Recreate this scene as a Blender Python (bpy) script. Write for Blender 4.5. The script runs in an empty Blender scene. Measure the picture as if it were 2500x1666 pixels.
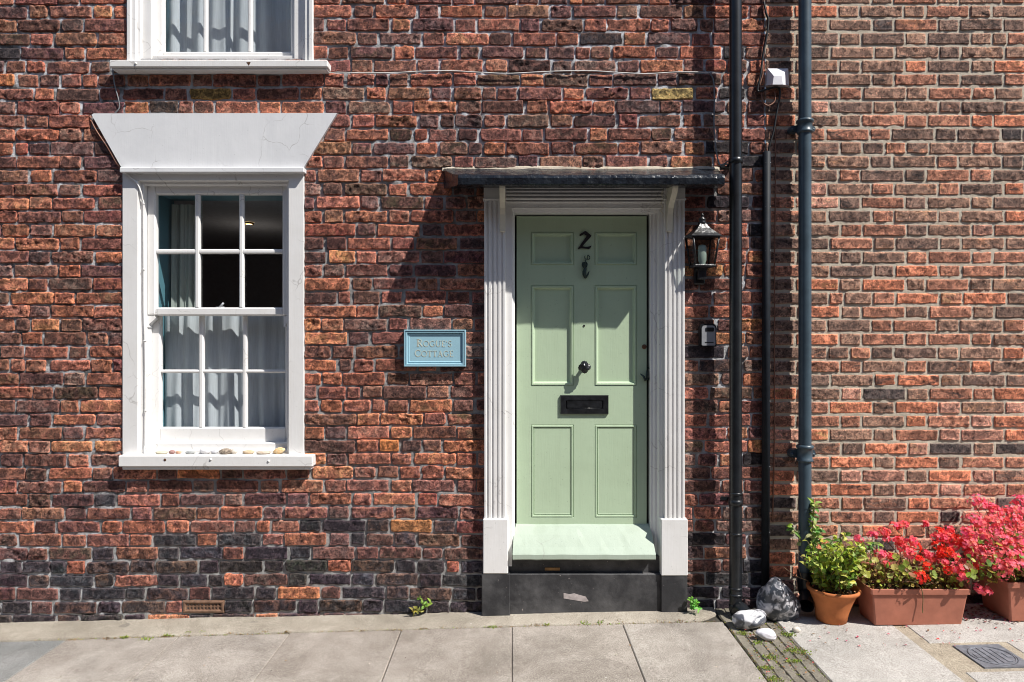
import bpy, bmesh, math, random
import numpy as np
from mathutils import Vector, Matrix

# ------------------------------------------------------------------ camera, sky, sun, exposure
SC = bpy.context.scene
COL = SC.collection
K = 0.002353          # metres per photo pixel on the wall plane (photo 2500 px wide)
D = 3.92              # camera to wall
CZ = 1.57             # eye level
cam_d = bpy.data.cameras.new("camera"); cam = bpy.data.objects.new("camera", cam_d); COL.objects.link(cam)
cam.location = (0, -D, CZ); cam.rotation_euler = (math.radians(90), 0, 0)
cam_d.lens = 24.0; cam_d.sensor_width = 36.0; cam_d.clip_start = 0.05; cam_d.clip_end = 500
SC.camera = cam

SX, SY = 1.55, 2.25   # shadow runs left / down per metre of depth towards the wall
EL = math.atan2(SY, math.hypot(SX, 1.0)); AZ = math.atan2(SX, -1.0)
W = bpy.data.worlds.new("World"); SC.world = W; W.use_nodes = True
_n = W.node_tree.nodes.new('ShaderNodeTexSky'); _n.sky_type = 'NISHITA'; _n.sun_disc = False
_n.sun_elevation = EL; _n.sun_rotation = AZ; _n.air_density = 1.0; _n.dust_density = 0.4; _n.ozone_density = 1.0
W.node_tree.links.new(_n.outputs[0], W.node_tree.nodes['Background'].inputs[0])
W.node_tree.nodes['Background'].inputs[1].default_value = 0.10
sun_d = bpy.data.lights.new("sun", 'SUN'); sun = bpy.data.objects.new("sun", sun_d); COL.objects.link(sun)
sun_d.energy = 5.0; sun_d.angle = math.radians(0.53); sun_d.color = (1.0, 0.955, 0.89)
sun.rotation_euler = Vector((-SX, 1.0, -SY)).to_track_quat('-Z', 'Y').to_euler()
sun.location = (6, -4, 9)
SC.view_settings.view_transform = 'Standard'; SC.view_settings.look = 'None'
SC.view_settings.gamma = 1.0; SC.view_settings.exposure = 0.46
SC.cycles.filter_width = 1.0; SC.cycles.use_denoising = True
SC.cycles.max_bounces = 8; SC.cycles.transparent_max_bounces = 12

SL, Z0 = 0.024, 0.0076                     # the pavement falls gently to the left
def gz(x): return Z0 + SL * x
def q2x(q): return q * K
def pt(X, Y, d=0.0):
    f = (1 - d / D) * K
    return Vector(((X - 1250) * f, -d, CZ + (833 - Y) * f))
def ground(X, Y):
    t = (CZ - Z0) / (K * ((Y - 833) + SL * (X - 1250)))
    return Vector(((X - 1250) * K * t, -(1 - t) * D, 0)) + Vector((0, 0, gz((X - 1250) * K * t)))
R = random.Random(7)

# ------------------------------------------------------------------ value noise (numpy)
_rs = np.random.RandomState(3)
_perm = _rs.permutation(4096).astype(np.int64); _vals = _rs.rand(4096) * 2 - 1
def noise3(x, y, z):
    xi, yi, zi = np.floor(x).astype(np.int64), np.floor(y).astype(np.int64), np.floor(z).astype(np.int64)
    fx, fy, fz = x - xi, y - yi, z - zi
    fx, fy, fz = [f * f * (3 - 2 * f) for f in (fx, fy, fz)]
    def h(a, b, c): return _vals[(_perm[(_perm[(_perm[a & 4095] + b) & 4095] + c) & 4095])]
    def lp(a, b, t): return a + (b - a) * t
    x00 = lp(h(xi, yi, zi), h(xi + 1, yi, zi), fx); x10 = lp(h(xi, yi + 1, zi), h(xi + 1, yi + 1, zi), fx)
    x01 = lp(h(xi, yi, zi + 1), h(xi + 1, yi, zi + 1), fx); x11 = lp(h(xi, yi + 1, zi + 1), h(xi + 1, yi + 1, zi + 1), fx)
    return lp(lp(x00, x10, fy), lp(x01, x11, fy), fz)

# ------------------------------------------------------------------ node helpers / materials
def srgb(r, g, b):
    f = lambda c: (c / 255) / 12.92 if c / 255 <= 0.04045 else ((c / 255 + 0.055) / 1.055) ** 2.4
    return (f(r), f(g), f(b))
class NT:
    def __init__(s, name):
        s.m = bpy.data.materials.new(name); s.m.use_nodes = True
        s.t = s.m.node_tree; s.p = s.t.nodes['Principled BSDF']; s.out = s.t.nodes['Material Output']
    def n(s, typ, **kw):
        o = s.t.nodes.new(typ)
        for k, v in kw.items(): setattr(o, k, v)
        return o
    def l(s, a, b): s.t.links.new(a, b)
    def coord(s):
        if not hasattr(s, '_c'): s._c = s.n('ShaderNodeNewGeometry').outputs['Position']
        return s._c
    def scaled(s, v):
        m = s.n('ShaderNodeMapping'); m.inputs['Scale'].default_value = v; s.l(s.coord(), m.inputs[0]); return m.outputs[0]
    def noise(s, scale, detail=4, rough=0.55, vec=None, dist=0.0):
        o = s.n('ShaderNodeTexNoise'); o.inputs['Scale'].default_value = scale; o.inputs['Detail'].default_value = detail
        o.inputs['Roughness'].default_value = rough; o.inputs['Distortion'].default_value = dist
        s.l(vec if vec is not None else s.coord(), o.inputs['Vector']); return o.outputs['Fac']
    def ramp(s, fac, stops):
        o = s.n('ShaderNodeValToRGB'); e = o.color_ramp.elements
        while len(e) < len(stops): e.new(0.5)
        for el, (p, c) in zip(e, stops):
            el.position = p; el.color = (c, c, c, 1) if not hasattr(c, '__len__') else (*c[:3], 1)
        s.l(fac, o.inputs[0]); return o.outputs[0]
    def mix(s, fac, a, b, mode='MIX'):
        o = s.n('ShaderNodeMix', data_type='RGBA', blend_type=mode)
        for i, v in ((0, fac), (6, a), (7, b)):
            if hasattr(v, 'is_linked') or hasattr(v, 'node'): s.l(v, o.inputs[i])
            else: o.inputs[i].default_value = v if i == 0 else ((*v[:3], 1) if hasattr(v, '__len__') else (v, v, v, 1))
        return o.outputs[2]
    def math(s, op, a, b=None):
        o = s.n('ShaderNodeMath', operation=op)
        for i, v in enumerate((a, b)):
            if v is None: continue
            if hasattr(v, 'node'): s.l(v, o.inputs[i])
            else: o.inputs[i].default_value = v
        return o.outputs[0]
    def attr(s, name, out='Color'):
        o = s.n('ShaderNodeAttribute'); o.attribute_name = name; return o.outputs[out]
    def bump(s, h, strength=0.4, dist=0.004):
        o = s.n('ShaderNodeBump'); o.inputs['Strength'].default_value = strength; o.inputs['Distance'].default_value = dist
        s.l(h, o.inputs['Height'])
        if hasattr(s, '_b'): s.l(s._b, o.inputs['Normal'])
        s._b = o.outputs[0]; s.l(s._b, s.p.inputs['Normal'])
    def set(s, col=None, rough=None, metal=None, spec=None):
        if col is not None:
            if hasattr(col, 'node'): s.l(col, s.p.inputs['Base Color'])
            else: s.p.inputs['Base Color'].default_value = (*col[:3], 1)
        if rough is not None:
            if hasattr(rough, 'node'): s.l(rough, s.p.inputs['Roughness'])
            else: s.p.inputs['Roughness'].default_value = rough
        if metal is not None: s.p.inputs['Metallic'].default_value = metal
        if spec is not None: s.p.inputs['Specular IOR Level'].default_value = spec
        return s.m

def paint(name, col, rough=0.42, dirt=0.12, dirtcol=None, grain=0.25, chips=None, spec=0.4):
    t = NT(name)
    dirtcol = dirtcol or tuple(c * 0.62 for c in col)
    f = t.ramp(t.noise(3.2, 6, 0.65), [(0.45, 0), (0.75, dirt)])
    st = t.ramp(t.noise(1.0, 5, 0.6, t.scaled((13, 13, 1.5))), [(0.5, 0), (0.8, dirt * 0.9)])
    c = t.mix(t.math('MAXIMUM', f, st), col, dirtcol)
    sp = t.ramp(t.noise(95, 2, 0.5), [(0.715, 0), (0.74, 0.55)])
    c = t.mix(sp, c, tuple(x * 0.55 for x in col))
    if dirt > .25:
        vo = t.n('ShaderNodeTexVoronoi'); vo.feature = 'DISTANCE_TO_EDGE'; vo.inputs['Scale'].default_value = 4.5
        wp = t.n('ShaderNodeVectorMath', operation='ADD'); nz = t.n('ShaderNodeTexNoise'); nz.inputs['Scale'].default_value = 9; t.l(t.coord(), nz.inputs['Vector'])
        sc_ = t.n('ShaderNodeVectorMath', operation='SCALE'); sc_.inputs['Scale'].default_value = .12; t.l(nz.outputs['Color'], sc_.inputs[0]); t.l(t.coord(), wp.inputs[0]); t.l(sc_.outputs[0], wp.inputs[1]); t.l(wp.outputs[0], vo.inputs['Vector'])
        ck = t.math('MULTIPLY', t.ramp(vo.outputs['Distance'], [(0.0, 1), (0.012, 0)]), t.ramp(t.noise(3.1, 3), [(0.50, 0), (0.60, 0.5)]))
        c = t.mix(ck, c, (.22, .20, .18))
    if chips:
        c = t.mix(t.ramp(t.noise(14, 6, 0.7), [(0.70, 0), (0.715, 1)]), c, chips)
    t.set(c, t.ramp(t.noise(9, 3), [(0.3, rough - 0.06), (0.7, rough + 0.12)]), spec=spec)
    t.bump(t.noise(1.0, 3, 0.5, t.scaled((160, 160, 9))), grain, 0.0012)
    t.bump(t.noise(7, 4, 0.6), 0.35, 0.004)
    return t.m

M = {}
M['white'] = paint('white_gloss_paint', (0.75, 0.742, 0.73), 0.42, 0.26, (0.52, 0.49, 0.43), 0.35)
M['stucco'] = paint('white_masonry_paint', (0.70, 0.705, 0.715), 0.6, 0.40, (0.50, 0.51, 0.53), 0.25)
M['green'] = paint('sage_green_paint', srgb(178, 197, 168), 0.42, 0.22, srgb(146, 160, 132), 0.4)
M['sillgreen'] = paint('pale_green_paint', srgb(168, 181, 166), 0.5, 0.35, srgb(128, 140, 118), 0.4, chips=(.30, .27, .22))
M['lead'] = None
M['signblue'] = paint('powder_blue_paint', srgb(150, 188, 202), 0.4, 0.08, srgb(120, 160, 178), 0.15)
M['letter'] = paint('worn_letter_paint', srgb(196, 200, 186), 0.6, 0.15)
M['teal'] = paint('teal_paint', srgb(84, 128, 140), 0.6, 0.1)
M['cream'] = paint('aged_cream_paint', (0.70, 0.66, 0.55), 0.5, 0.3)

def simple(name, col, rough=0.5, metal=0.0, n=0.25, scale=30, bump=0.2, bs=60, bd=0.002, spec=0.5):
    t = NT(name)
    f = t.ramp(t.noise(scale, 5, 0.6), [(0.35, 0), (0.7, 1)])
    t.set(t.mix(f, tuple(c * (1 - n) for c in col), tuple(min(1, c * (1 + n)) for c in col)), rough, metal, spec)
    t.bump(t.noise(bs, 4), bump, bd)
    return t.m
M['black'] = simple('black_paint', (0.012, 0.013, 0.015), 0.3, n=0.4, bump=0.3)
M['iron'] = simple('black_iron', (0.014, 0.015, 0.017), 0.28, n=0.5, bump=0.5, bs=45, bd=0.004)
M['gap'] = simple('gap_shade_black', (0.008, 0.007, 0.006), 0.8)  # near-black colour standing in for shade inside gaps and vent holes
M['bronze'] = simple('verdigris_bronze', (0.03, 0.055, 0.05), 0.5, 0.3, n=0.5, bump=0.5, bd=0.004)
M['brass'] = simple('dull_brown_brass', (0.13, 0.06, 0.03), 0.45, 0.4)
M['pipe_black'] = simple('black_plastic_pipe', (0.011, 0.013, 0.016), 0.33, n=0.35, scale=14, bump=0.08)
M['pipe_slate'] = simple('slate_blue_iron_paint', (0.05, 0.078, 0.10), 0.38, n=0.2, scale=10, bump=0.15)
M['conduit'] = simple('dark_grey_conduit', (0.013, 0.017, 0.023), 0.6, n=0.25, bump=0.1, spec=0.2)
M['cable_white'] = simple('white_cable', (0.66, 0.65, 0.62), 0.5, n=0.1)
M['cable_grey'] = simple('grey_cable', (0.19, 0.2, 0.21), 0.5, n=0.1)
M['cable_brown'] = simple('brown_cable', (0.26, 0.12, 0.075), 0.55, n=0.2)
M['cable_black'] = simple('black_cable', (0.015, 0.015, 0.016), 0.45)
M['plastic_white'] = simple('white_plastic', (0.74, 0.73, 0.77), 0.45, n=0.03)
M['grey_metal'] = simple('satin_grey_metal', (0.35, 0.36, 0.38), 0.45, 0.3, n=0.08)
M['terracotta'] = simple('terracotta_clay', srgb(186, 112, 66), 0.75, n=0.17, scale=12, bump=0.25, spec=0.25)
M['planter'] = simple('terracotta_plastic', srgb(170, 108, 88), 0.6, n=0.14, scale=10, bump=0.12, spec=0.3)
M['soil'] = simple('potting_soil', (0.035, 0.024, 0.016), 0.95, n=0.6, scale=60, bump=0.9, bs=70, bd=0.012)
M['airbrick'] = simple('terracotta_air_brick', (0.17, 0.095, 0.06), 0.8, n=0.35, scale=40, bump=0.5)
M['twig'] = simple('brown_twig', (0.19, 0.115, 0.065), 0.8, n=0.35)
M['stem'] = simple('green_brown_stem', (0.16, 0.13, 0.05), 0.7, n=0.4)
M['room'] = simple('dark_room_plaster', (0.32, 0.32, 0.35), 0.9, n=0.1)
M['bulb'] = simple('frosted_bulb', (0.34, 0.40, 0.36), 0.3, n=0.05)
M['iron_cover'] = simple('grey_iron_cover', (0.19, 0.20, 0.225), 0.55, 0.2, n=0.3, scale=40, bump=0.4)

def glass(name, tint=(0.93, 0.96, 0.97), ior=1.5, boost=1.0):
    t = NT(name); t.t.nodes.remove(t.p)
    tr = t.n('ShaderNodeBsdfTransparent'); tr.inputs[0].default_value = (*tint, 1)
    gl = t.n('ShaderNodeBsdfGlossy'); gl.inputs['Roughness'].default_value = 0.015
    ge = t.n('ShaderNodeNewGeometry'); dp_ = t.n('ShaderNodeVectorMath', operation='DOT_PRODUCT')
    t.l(ge.outputs['Normal'], dp_.inputs[0]); t.l(ge.outputs['Incoming'], dp_.inputs[1])
    fz = t.math('ADD', t.math('MULTIPLY', t.math('POWER', t.math('SUBTRACT', 1.0, t.math('ABSOLUTE', dp_.outputs['Value'])), 5.0), 0.96), 0.04)
    b = t.n('ShaderNodeBump'); b.inputs['Strength'].default_value = 0.06; b.inputs['Distance'].default_value = 0.02
    t.l(t.noise(6, 2), b.inputs['Height']); t.l(b.outputs[0], gl.inputs['Normal'])
    mx = t.n('ShaderNodeMixShader'); t.l(t.math('MULTIPLY', fz, boost), mx.inputs[0]); t.l(tr.outputs[0], mx.inputs[1]); t.l(gl.outputs[0], mx.inputs[2])
    t.l(mx.outputs[0], t.out.inputs[0]); return t.m
M['glass'] = glass('old_window_glass')
M['lamp_glass'] = glass('greenish_lantern_glass', (0.90, 0.94, 0.92))

def cloth(name, col, transp, transl, weave=900):
    t = NT(name); t.t.nodes.remove(t.p)
    c = t.mix(t.ramp(t.noise(1.0, 3, 0.6, t.scaled((260, 260, 9))), [(0.35, 0), (0.65, 1)]), tuple(x * 0.86 for x in col), col)
    df = t.n('ShaderNodeBsdfDiffuse'); tl = t.n('ShaderNodeBsdfTranslucent'); tp = t.n('ShaderNodeBsdfTransparent')
    t.l(c, df.inputs[0]); t.l(c, tl.inputs[0])
    m1 = t.n('ShaderNodeMixShader'); m1.inputs[0].default_value = transl; t.l(df.outputs[0], m1.inputs[1]); t.l(tl.outputs[0], m1.inputs[2])
    m2 = t.n('ShaderNodeMixShader'); m2.inputs[0].default_value = transp; t.l(m1.outputs[0], m2.inputs[1]); t.l(tp.outputs[0], m2.inputs[2])
    t.l(m2.outputs[0], t.out.inputs[0]); return t.m
M['net'] = cloth('sheer_net_fabric', (0.80, 0.84, 0.88), 0.12, 0.3)
M['drape'] = cloth('grey_green_drape', (0.42, 0.46, 0.42), 0.0, 0.2)

def leafmat(name, base, rough=0.5, transl=0.3):
    t = NT(name)
    c = t.mix(1.0, t.attr('col'), base, 'MULTIPLY')
    t.set(c, rough, spec=0.35)
    tl = t.n('ShaderNodeBsdfTranslucent'); t.l(c, tl.inputs[0])
    mx = t.n('ShaderNodeMixShader'); mx.inputs[0].default_value = transl
    t.l(t.p.outputs[0], mx.inputs[1]); t.l(tl.outputs[0], mx.inputs[2]); t.l(mx.outputs[0], t.out.inputs[0])
    return t.m
M['leaf'] = leafmat('leaf', (1, 1, 1), 0.45, 0.35)
M['petal'] = leafmat('petal', (1, 1, 1), 0.6, 0.35)

def leadmat():
    t = NT('black_painted_lead')
    w = t.ramp(t.noise(34, 5, 0.7), [(0.62, 0), (0.72, 1)])
    c = t.mix(t.ramp(t.noise(16, 5, 0.6), [(0.4, 0), (0.7, 1)]), (0.008, 0.010, 0.014), (0.020, 0.026, 0.035))
    c = t.mix(t.math('MULTIPLY', w, 0.12), c, (0.32, 0.33, 0.34))
    t.set(c, t.ramp(t.noise(22, 4), [(0.35, 0.14), (0.7, 0.40)]), spec=0.4)
    t.bump(t.noise(55, 3, 0.5), 0.5, 0.008); t.bump(t.noise(7, 3), 0.4, 0.02)
    return t.m
M['lead'] = leadmat()

def plinthmat():
    t = NT('black_bitumen_paint')
    c = t.mix(t.ramp(t.noise(6, 6, 0.65), [(0.4, 0), (0.75, 1)]), (0.024, 0.024, 0.027), (0.10, 0.098, 0.10))
    c = t.mix(t.ramp(t.noise(60, 3, 0.6), [(0.71, 0), (0.75, 0.7)]), c, (0.45, 0.38, 0.36))
    t.set(c, 0.6); t.bump(t.noise(26, 5, 0.6), 0.5, 0.006); return t.m
M['plinth'] = plinthmat()

def brickmat(name, tan=False):
    t = NT(name)
    a, b = t.attr('col'), t.attr('col2')
    if tan:
        v = t.scaled((9, 9, 24))
        f = t.ramp(t.noise(1.0, 5, 0.62, v, 1.2), [(0.53, 0), (0.65, 1)])
    else:
        f = t.ramp(t.noise(15, 6, 0.68, None, 0.6), [(0.42, 0), (0.60, 1)])
    c = t.mix(f, a, b)
    ed = t.attr('edge', 'Fac')
    so = t.math('SUBTRACT', t.noise(21 if not tan else 17, 6, 0.72, None, 0.5), t.math('MULTIPLY', ed, 0.16))
    c = t.mix(t.ramp(so, [(0.45, 0), (0.52, 0.85 if not tan else 0.72)]), c, t.mix(1.0, c, (0.30, 0.31, 0.36), 'MULTIPLY'))
    c = t.mix(t.math('MULTIPLY', ed, t.ramp(t.noise(30, 4, 0.6), [(0.42, 0), (0.6, 0.6)])), c, t.mix(1.0, c, (1.75, 1.55, 1.45), 'MULTIPLY'))
    c = t.mix(t.ramp(t.noise(58, 6, 0.78), [(0.41, 0.9), (0.50, 0)]), c, t.mix(1.0, c, (0.27, 0.26, 0.29), 'MULTIPLY'))
    c = t.mix(t.ramp(t.noise(95, 5, 0.75), [(0.52, 0), (0.62, 0.8)]), c, t.mix(1.0, c, (2.0, 1.7, 1.6), 'MULTIPLY'))
    if not tan:
        w = t.math('MULTIPLY', t.ramp(t.noise(46, 5, 0.75), [(0.67, 0), (0.72, 0.8)]), t.ramp(t.noise(2.3, 3), [(0.48, 0.03), (0.62, 0.6)]))
        c = t.mix(w, c, (0.42, 0.40, 0.40))
    hs = t.n('ShaderNodeHueSaturation'); hs.inputs['Saturation'].default_value = 0.93 if not tan else 0.92; hs.inputs['Hue'].default_value = 0.500 if not tan else 0.506; hs.inputs['Value'].default_value = 1.16; t.l(c, hs.inputs['Color']); c = hs.outputs[0]
    t.set(c, 0.88, spec=0.22)
    t.bump(t.noise(105, 6, 0.75), 0.7 if tan else 0.95, 0.009)
    t.bump(t.noise(420, 3, 0.6), 0.35, 0.002)
    return t.m
M['brick_old'] = brickmat('weathered_red_brick'); M['brick_new'] = brickmat('stock_brick', True)
def mortarmat(name, tan):
    t = NT(name)
    if tan:
        c = t.mix(t.ramp(t.noise(24, 5, 0.6), [(0.35, 0), (0.7, 1)]), (0.47, 0.405, 0.315), (0.60, 0.535, 0.44))
        c = t.mix(t.ramp(t.noise(5, 5, 0.6), [(0.55, 0), (0.75, 0.5)]), c, (0.24, 0.21, 0.17))
    else:
        c = t.mix(t.ramp(t.noise(20, 5, 0.65), [(0.35, 0), (0.65, 1)]), (0.22, 0.215, 0.21), (0.40, 0.395, 0.385))
        c = t.mix(t.math('MULTIPLY', t.ramp(t.noise(13, 5, 0.7), [(0.42, 0), (0.54, 1)]), t.attr('white', 'Fac')), c, (0.64, 0.65, 0.67))
        c = t.mix(t.math('MULTIPLY', t.ramp(t.noise(11, 5, 0.7), [(0.46, 0), (0.56, 0.9)]), t.attr('dark_joint_shade', 'Fac')), c, (0.05, 0.048, 0.047))
    t.set(c, 0.92, spec=0.2)
    t.bump(t.noise(90, 6, 0.7), 0.7, 0.006)
    return t.m
M['mortar_old'] = mortarmat('grey_lime_mortar', False); M['mortar_new'] = mortarmat('tan_mortar', True)

def concrete(name, c1, c2, speck, stain=0.35):
    t = NT(name)
    c = t.mix(t.ramp(t.noise(2.2, 7, 0.6), [(0.38, 0), (0.62, 1)]), c1, c2)
    c = t.mix(t.ramp(t.noise(11, 6, 0.7), [(0.4, 0.4), (0.58, 0)]), c, t.mix(1.0, c, (0.66, 0.64, 0.62), 'MULTIPLY'))
    c = t.mix(t.ramp(t.noise(1.7, 7, 0.7, None, 1.0), [(0.50, 0), (0.66, stain)]), c, tuple(x * 0.55 for x in c1))
    c = t.mix(t.ramp(t.noise(190, 3, 0.65), [(0.42, 0.8), (0.55, 0)]), c, t.mix(1.0, c, (0.45, 0.43, 0.41), 'MULTIPLY'))
    c = t.mix(t.ramp(t.noise(8, 2, 0.4), [(0.74, 0), (0.76, 0.45)]), c, (0.10, 0.09, 0.08))
    c = t.mix(t.ramp(t.noise(230, 3, 0.6), [(0.58, 0), (0.70, 0.75)]), c, speck)
    c = t.mix(t.ramp(t.noise(38, 2, 0.5), [(0.77, 0), (0.785, 0.9)]), c, (0.72, 0.70, 0.66))
    c = t.mix(t.ramp(t.noise(27, 3, 0.6), [(0.24, 0.6), (0.255, 0)]), c, (0.07, 0.05, 0.035))
    t.set(c, 0.9, spec=0.25)
    t.bump(t.noise(170, 5, 0.7), 0.5, 0.003); t.bump(t.noise(5, 5, 0.6), 0.4, 0.01)
    return t.m
M['slab_old'] = concrete('brown_grey_paving', (0.29, 0.255, 0.22), (0.44, 0.395, 0.35), (0.70, 0.65, 0.58))
M['slab_new'] = concrete('pale_grey_paving', (0.46, 0.44, 0.41), (0.58, 0.555, 0.52), (0.62, 0.6, 0.56), 0.18)
M['slab_grey'] = concrete('blue_grey_paving', (0.235, 0.24, 0.235), (0.33, 0.33, 0.32), (0.5, 0.5, 0.48))
M['cement'] = concrete('tan_cement', (0.33, 0.295, 0.24), (0.46, 0.415, 0.345), (0.6, 0.55, 0.47))
M['channel'] = concrete('mossy_channel_concrete', (0.20, 0.185, 0.14), (0.31, 0.28, 0.23), (0.5, 0.46, 0.4), 0.6)
M['gravelcement'] = concrete('gravelly_cement', (0.36, 0.31, 0.24), (0.50, 0.44, 0.34), (0.7, 0.64, 0.52), 0.2)
M['groundmat'] = concrete('dark_bedding', (0.06, 0.055, 0.045), (0.10, 0.09, 0.07), (0.2, 0.18, 0.15))
M['road'] = concrete('road_asphalt', (0.045, 0.045, 0.047), (0.065, 0.065, 0.067), (0.12, 0.12, 0.12))

def flintmat(name, white, dark, lo, hi, scale):
    t = NT(name)
    f = t.ramp(t.noise(scale, 4, 0.55, None, 0.8), [(lo, 0), (hi, 1)])
    c = t.mix(f, white, dark)
    c = t.mix(t.ramp(t.noise(scale * 3.2, 4, 0.6), [(0.62, 0), (0.68, 1)]), c, white)
    t.set(c, t.ramp(f, [(0.2, 0.75), (0.8, 0.28)])); t.bump(t.noise(scale * 2.4, 5, 0.6), 0.25, 0.006); return t.m
M['flint_dark'] = flintmat('black_flint', (0.42, 0.41, 0.43), (0.055, 0.062, 0.075), 0.42, 0.52, 21)
M['flint_mid'] = flintmat('white_grey_flint', (0.62, 0.61, 0.63), (0.10, 0.105, 0.125), 0.46, 0.56, 16)
M['flint_white'] = flintmat('white_flint', (0.68, 0.66, 0.70), (0.45, 0.42, 0.46), 0.55, 0.75, 22)
def stone(name, a, b, sc=60): 
    t = NT(name); t.set(t.mix(t.ramp(t.noise(sc, 4, 0.65), [(0.4, 0), (0.6, 1)]), a, b), 0.7); t.bump(t.noise(sc * 1.5, 4), 0.4, 0.004); return t.m

# ------------------------------------------------------------------ mesh builder
class MB:
    def __init__(s): s.v = []; s.f = []; s.mi = []; s.sm = []; s.col = []
    def add(s, vs, fs, mi=0, smooth=False, col=None):
        o = len(s.v); s.v.extend([tuple(p) for p in vs]); s.f.extend([tuple(i + o for i in f) for f in fs])
        s.mi.extend([mi] * len(fs)); s.sm.extend([smooth] * len(fs))
        s.col.extend([col or (1, 1, 1)] * len(vs)); return s
    def box(s, x0, x1, y0, y1, z0, z1, c=0.002, mi=0, xf=None):
        c = min(c, (x1 - x0) * .45, (y1 - y0) * .45, (z1 - z0) * .45)
        X, Y, Z = (x0, x1), (y0, y1), (z0, z1); vs = []; idx = {}
        for i in (0, 1):
            for j in (0, 1):
                for k in (0, 1):
                    p = (X[i], Y[j], Z[k]); sg = (1 if i == 0 else -1, 1 if j == 0 else -1, 1 if k == 0 else -1)
                    for a in range(3):
                        r = [p[b] + (0 if b == a else sg[b] * c) for b in range(3)]
                        idx[(i, j, k, a)] = len(vs); vs.append(tuple(r))
        fs = []
        for a in range(3):
            b1, b2 = (a + 1) % 3, (a + 2) % 3
            for e in (0, 1):
                q = []
                for (u, w) in ((0, 0), (1, 0), (1, 1), (0, 1)):
                    t = [0, 0, 0]; t[a] = e; t[b1] = u; t[b2] = w; q.append(idx[(*t, a)])
                fs.append(tuple(q if e else q[::-1]))
        for a in range(3):
            b1, b2 = (a + 1) % 3, (a + 2) % 3
            for u in (0, 1):
                for w in (0, 1):
                    t0 = [0] * 3; t1 = [0] * 3; t0[a] = 0; t1[a] = 1; t0[b1] = t1[b1] = u; t0[b2] = t1[b2] = w
                    q = [idx[(*t0, b1)], idx[(*t1, b1)], idx[(*t1, b2)], idx[(*t0, b2)]]
                    fs.append(tuple(q if (u ^ w) == 0 else q[::-1]) )
        for i in (0, 1):
            for j in (0, 1):
                for k in (0, 1):
                    q = [idx[(i, j, k, a)] for a in range(3)]
                    fs.append(tuple(q if (i + j + k) % 2 else q[::-1]))
        if xf is not None: vs = [xf @ Vector(p) for p in vs]
        return s.add(vs, fs, mi)
    def pbox(s, X0, X1, Y0, Y1, d0, d1, c=0.002, mi=0):     # pixel extents measured at the front (depth d1)
        a, b = pt(X0, Y1, d1), pt(X1, Y0, d1)
        return s.box(a.x, b.x, -d1, -d0, a.z, b.z, c, mi)
    def qbox(s, q0, q1, r0, r1, d0, d1, c=0.002, mi=0):     # true units: q right of centre, r below eye level (in wall pixels)
        return s.box(q0 * K, q1 * K, -d1, -d0, CZ - r1 * K, CZ - r0 * K, c, mi)
    def prism(s, poly, d0, d1, mi=0):                       # poly [(x,z)] extruded from depth d0 to d1
        n = len(poly)
        vs = [(x, -d1, z) for x, z in poly] + [(x, -d0, z) for x, z in poly]
        fs = [tuple(range(n)), tuple(range(2 * n - 1, n - 1, -1))] + [(i, i + n, (i + 1) % n + n, (i + 1) % n) for i in range(n)]
        return s.add(vs, fs, mi)
    def frame(s, x0, x1, z0, z1, prof, mi=0, fill=False, smooth=False, zbot=None):   # mitred frame; prof [(inset, depth)]
        n = len(prof); vs = []; fs = []
        for ins, d in prof:
            zb_ = z0 + ins if zbot is None else zbot
            vs += [(x0 + ins, -d, zb_), (x1 - ins, -d, zb_), (x1 - ins, -d, z1 - ins), (x0 + ins, -d, z1 - ins)]
        for k in range(n - 1):
            for c in (range(4) if zbot is None else (1, 2, 3)):
                a, b = k * 4 + c, k * 4 + (c + 1) % 4
                fs.append((a, b, b + 4, a + 4))
        if fill: fs.append(tuple((n - 1) * 4 + c for c in range(4)))
        return s.add(vs, fs, mi, smooth)
    def vprofile(s, prof, z0, z1, mi=0, caps=True):         # prof [(x,d)] swept upright
        n = len(prof)
        vs = [(x, -d, z0) for x, d in prof] + [(x, -d, z1) for x, d in prof]
        fs = [(i, i + 1, i + 1 + n, i + n) for i in range(n - 1)]
        if caps: fs += [tuple(range(n - 1, -1, -1)), tuple(range(n, 2 * n))]
        return s.add(vs, fs, mi)
    def hprofile(s, prof, x0, x1, mi=0):                    # prof [(z,d)] swept sideways
        n = len(prof)
        vs = [(x0, -d, z) for z, d in prof] + [(x1, -d, z) for z, d in prof]
        fs = [(i, i + n, i + 1 + n, i + 1) for i in range(n - 1)] + [tuple(range(n)), tuple(range(2 * n - 1, n - 1, -1))]
        return s.add(vs, fs, mi)
    def tube(s, pts, r, n=8, mi=0, caps=True, col=None):
        pts = [Vector(p) for p in pts]; m = len(pts); rr = r if hasattr(r, '__len__') else [r] * m
        vs = []; fs = []; up = None
        for i, p in enumerate(pts):
            t = (pts[min(i + 1, m - 1)] - pts[max(i - 1, 0)]).normalized()
            if up is None:
                up = Vector((0, 0, 1)) if abs(t.z) < 0.9 else Vector((1, 0, 0))
            a = t.cross(up); a = a.normalized() if a.length > 1e-6 else t.orthogonal().normalized(); b = t.cross(a); up = -b if False else a.cross(t)
            for k in range(n):
                an = 2 * math.pi * k / n
                vs.append(p + (a * math.cos(an) + b * math.sin(an)) * rr[i])
        for i in range(m - 1):
            for k in range(n):
                k2 = (k + 1) % n
                fs.append((i * n + k, i * n + k2, (i + 1) * n + k2, (i + 1) * n + k))
        if caps: fs += [tuple(range(n - 1, -1, -1)), tuple(range((m - 1) * n, m * n))]
        return s.add(vs, fs, mi, True, col)
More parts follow.
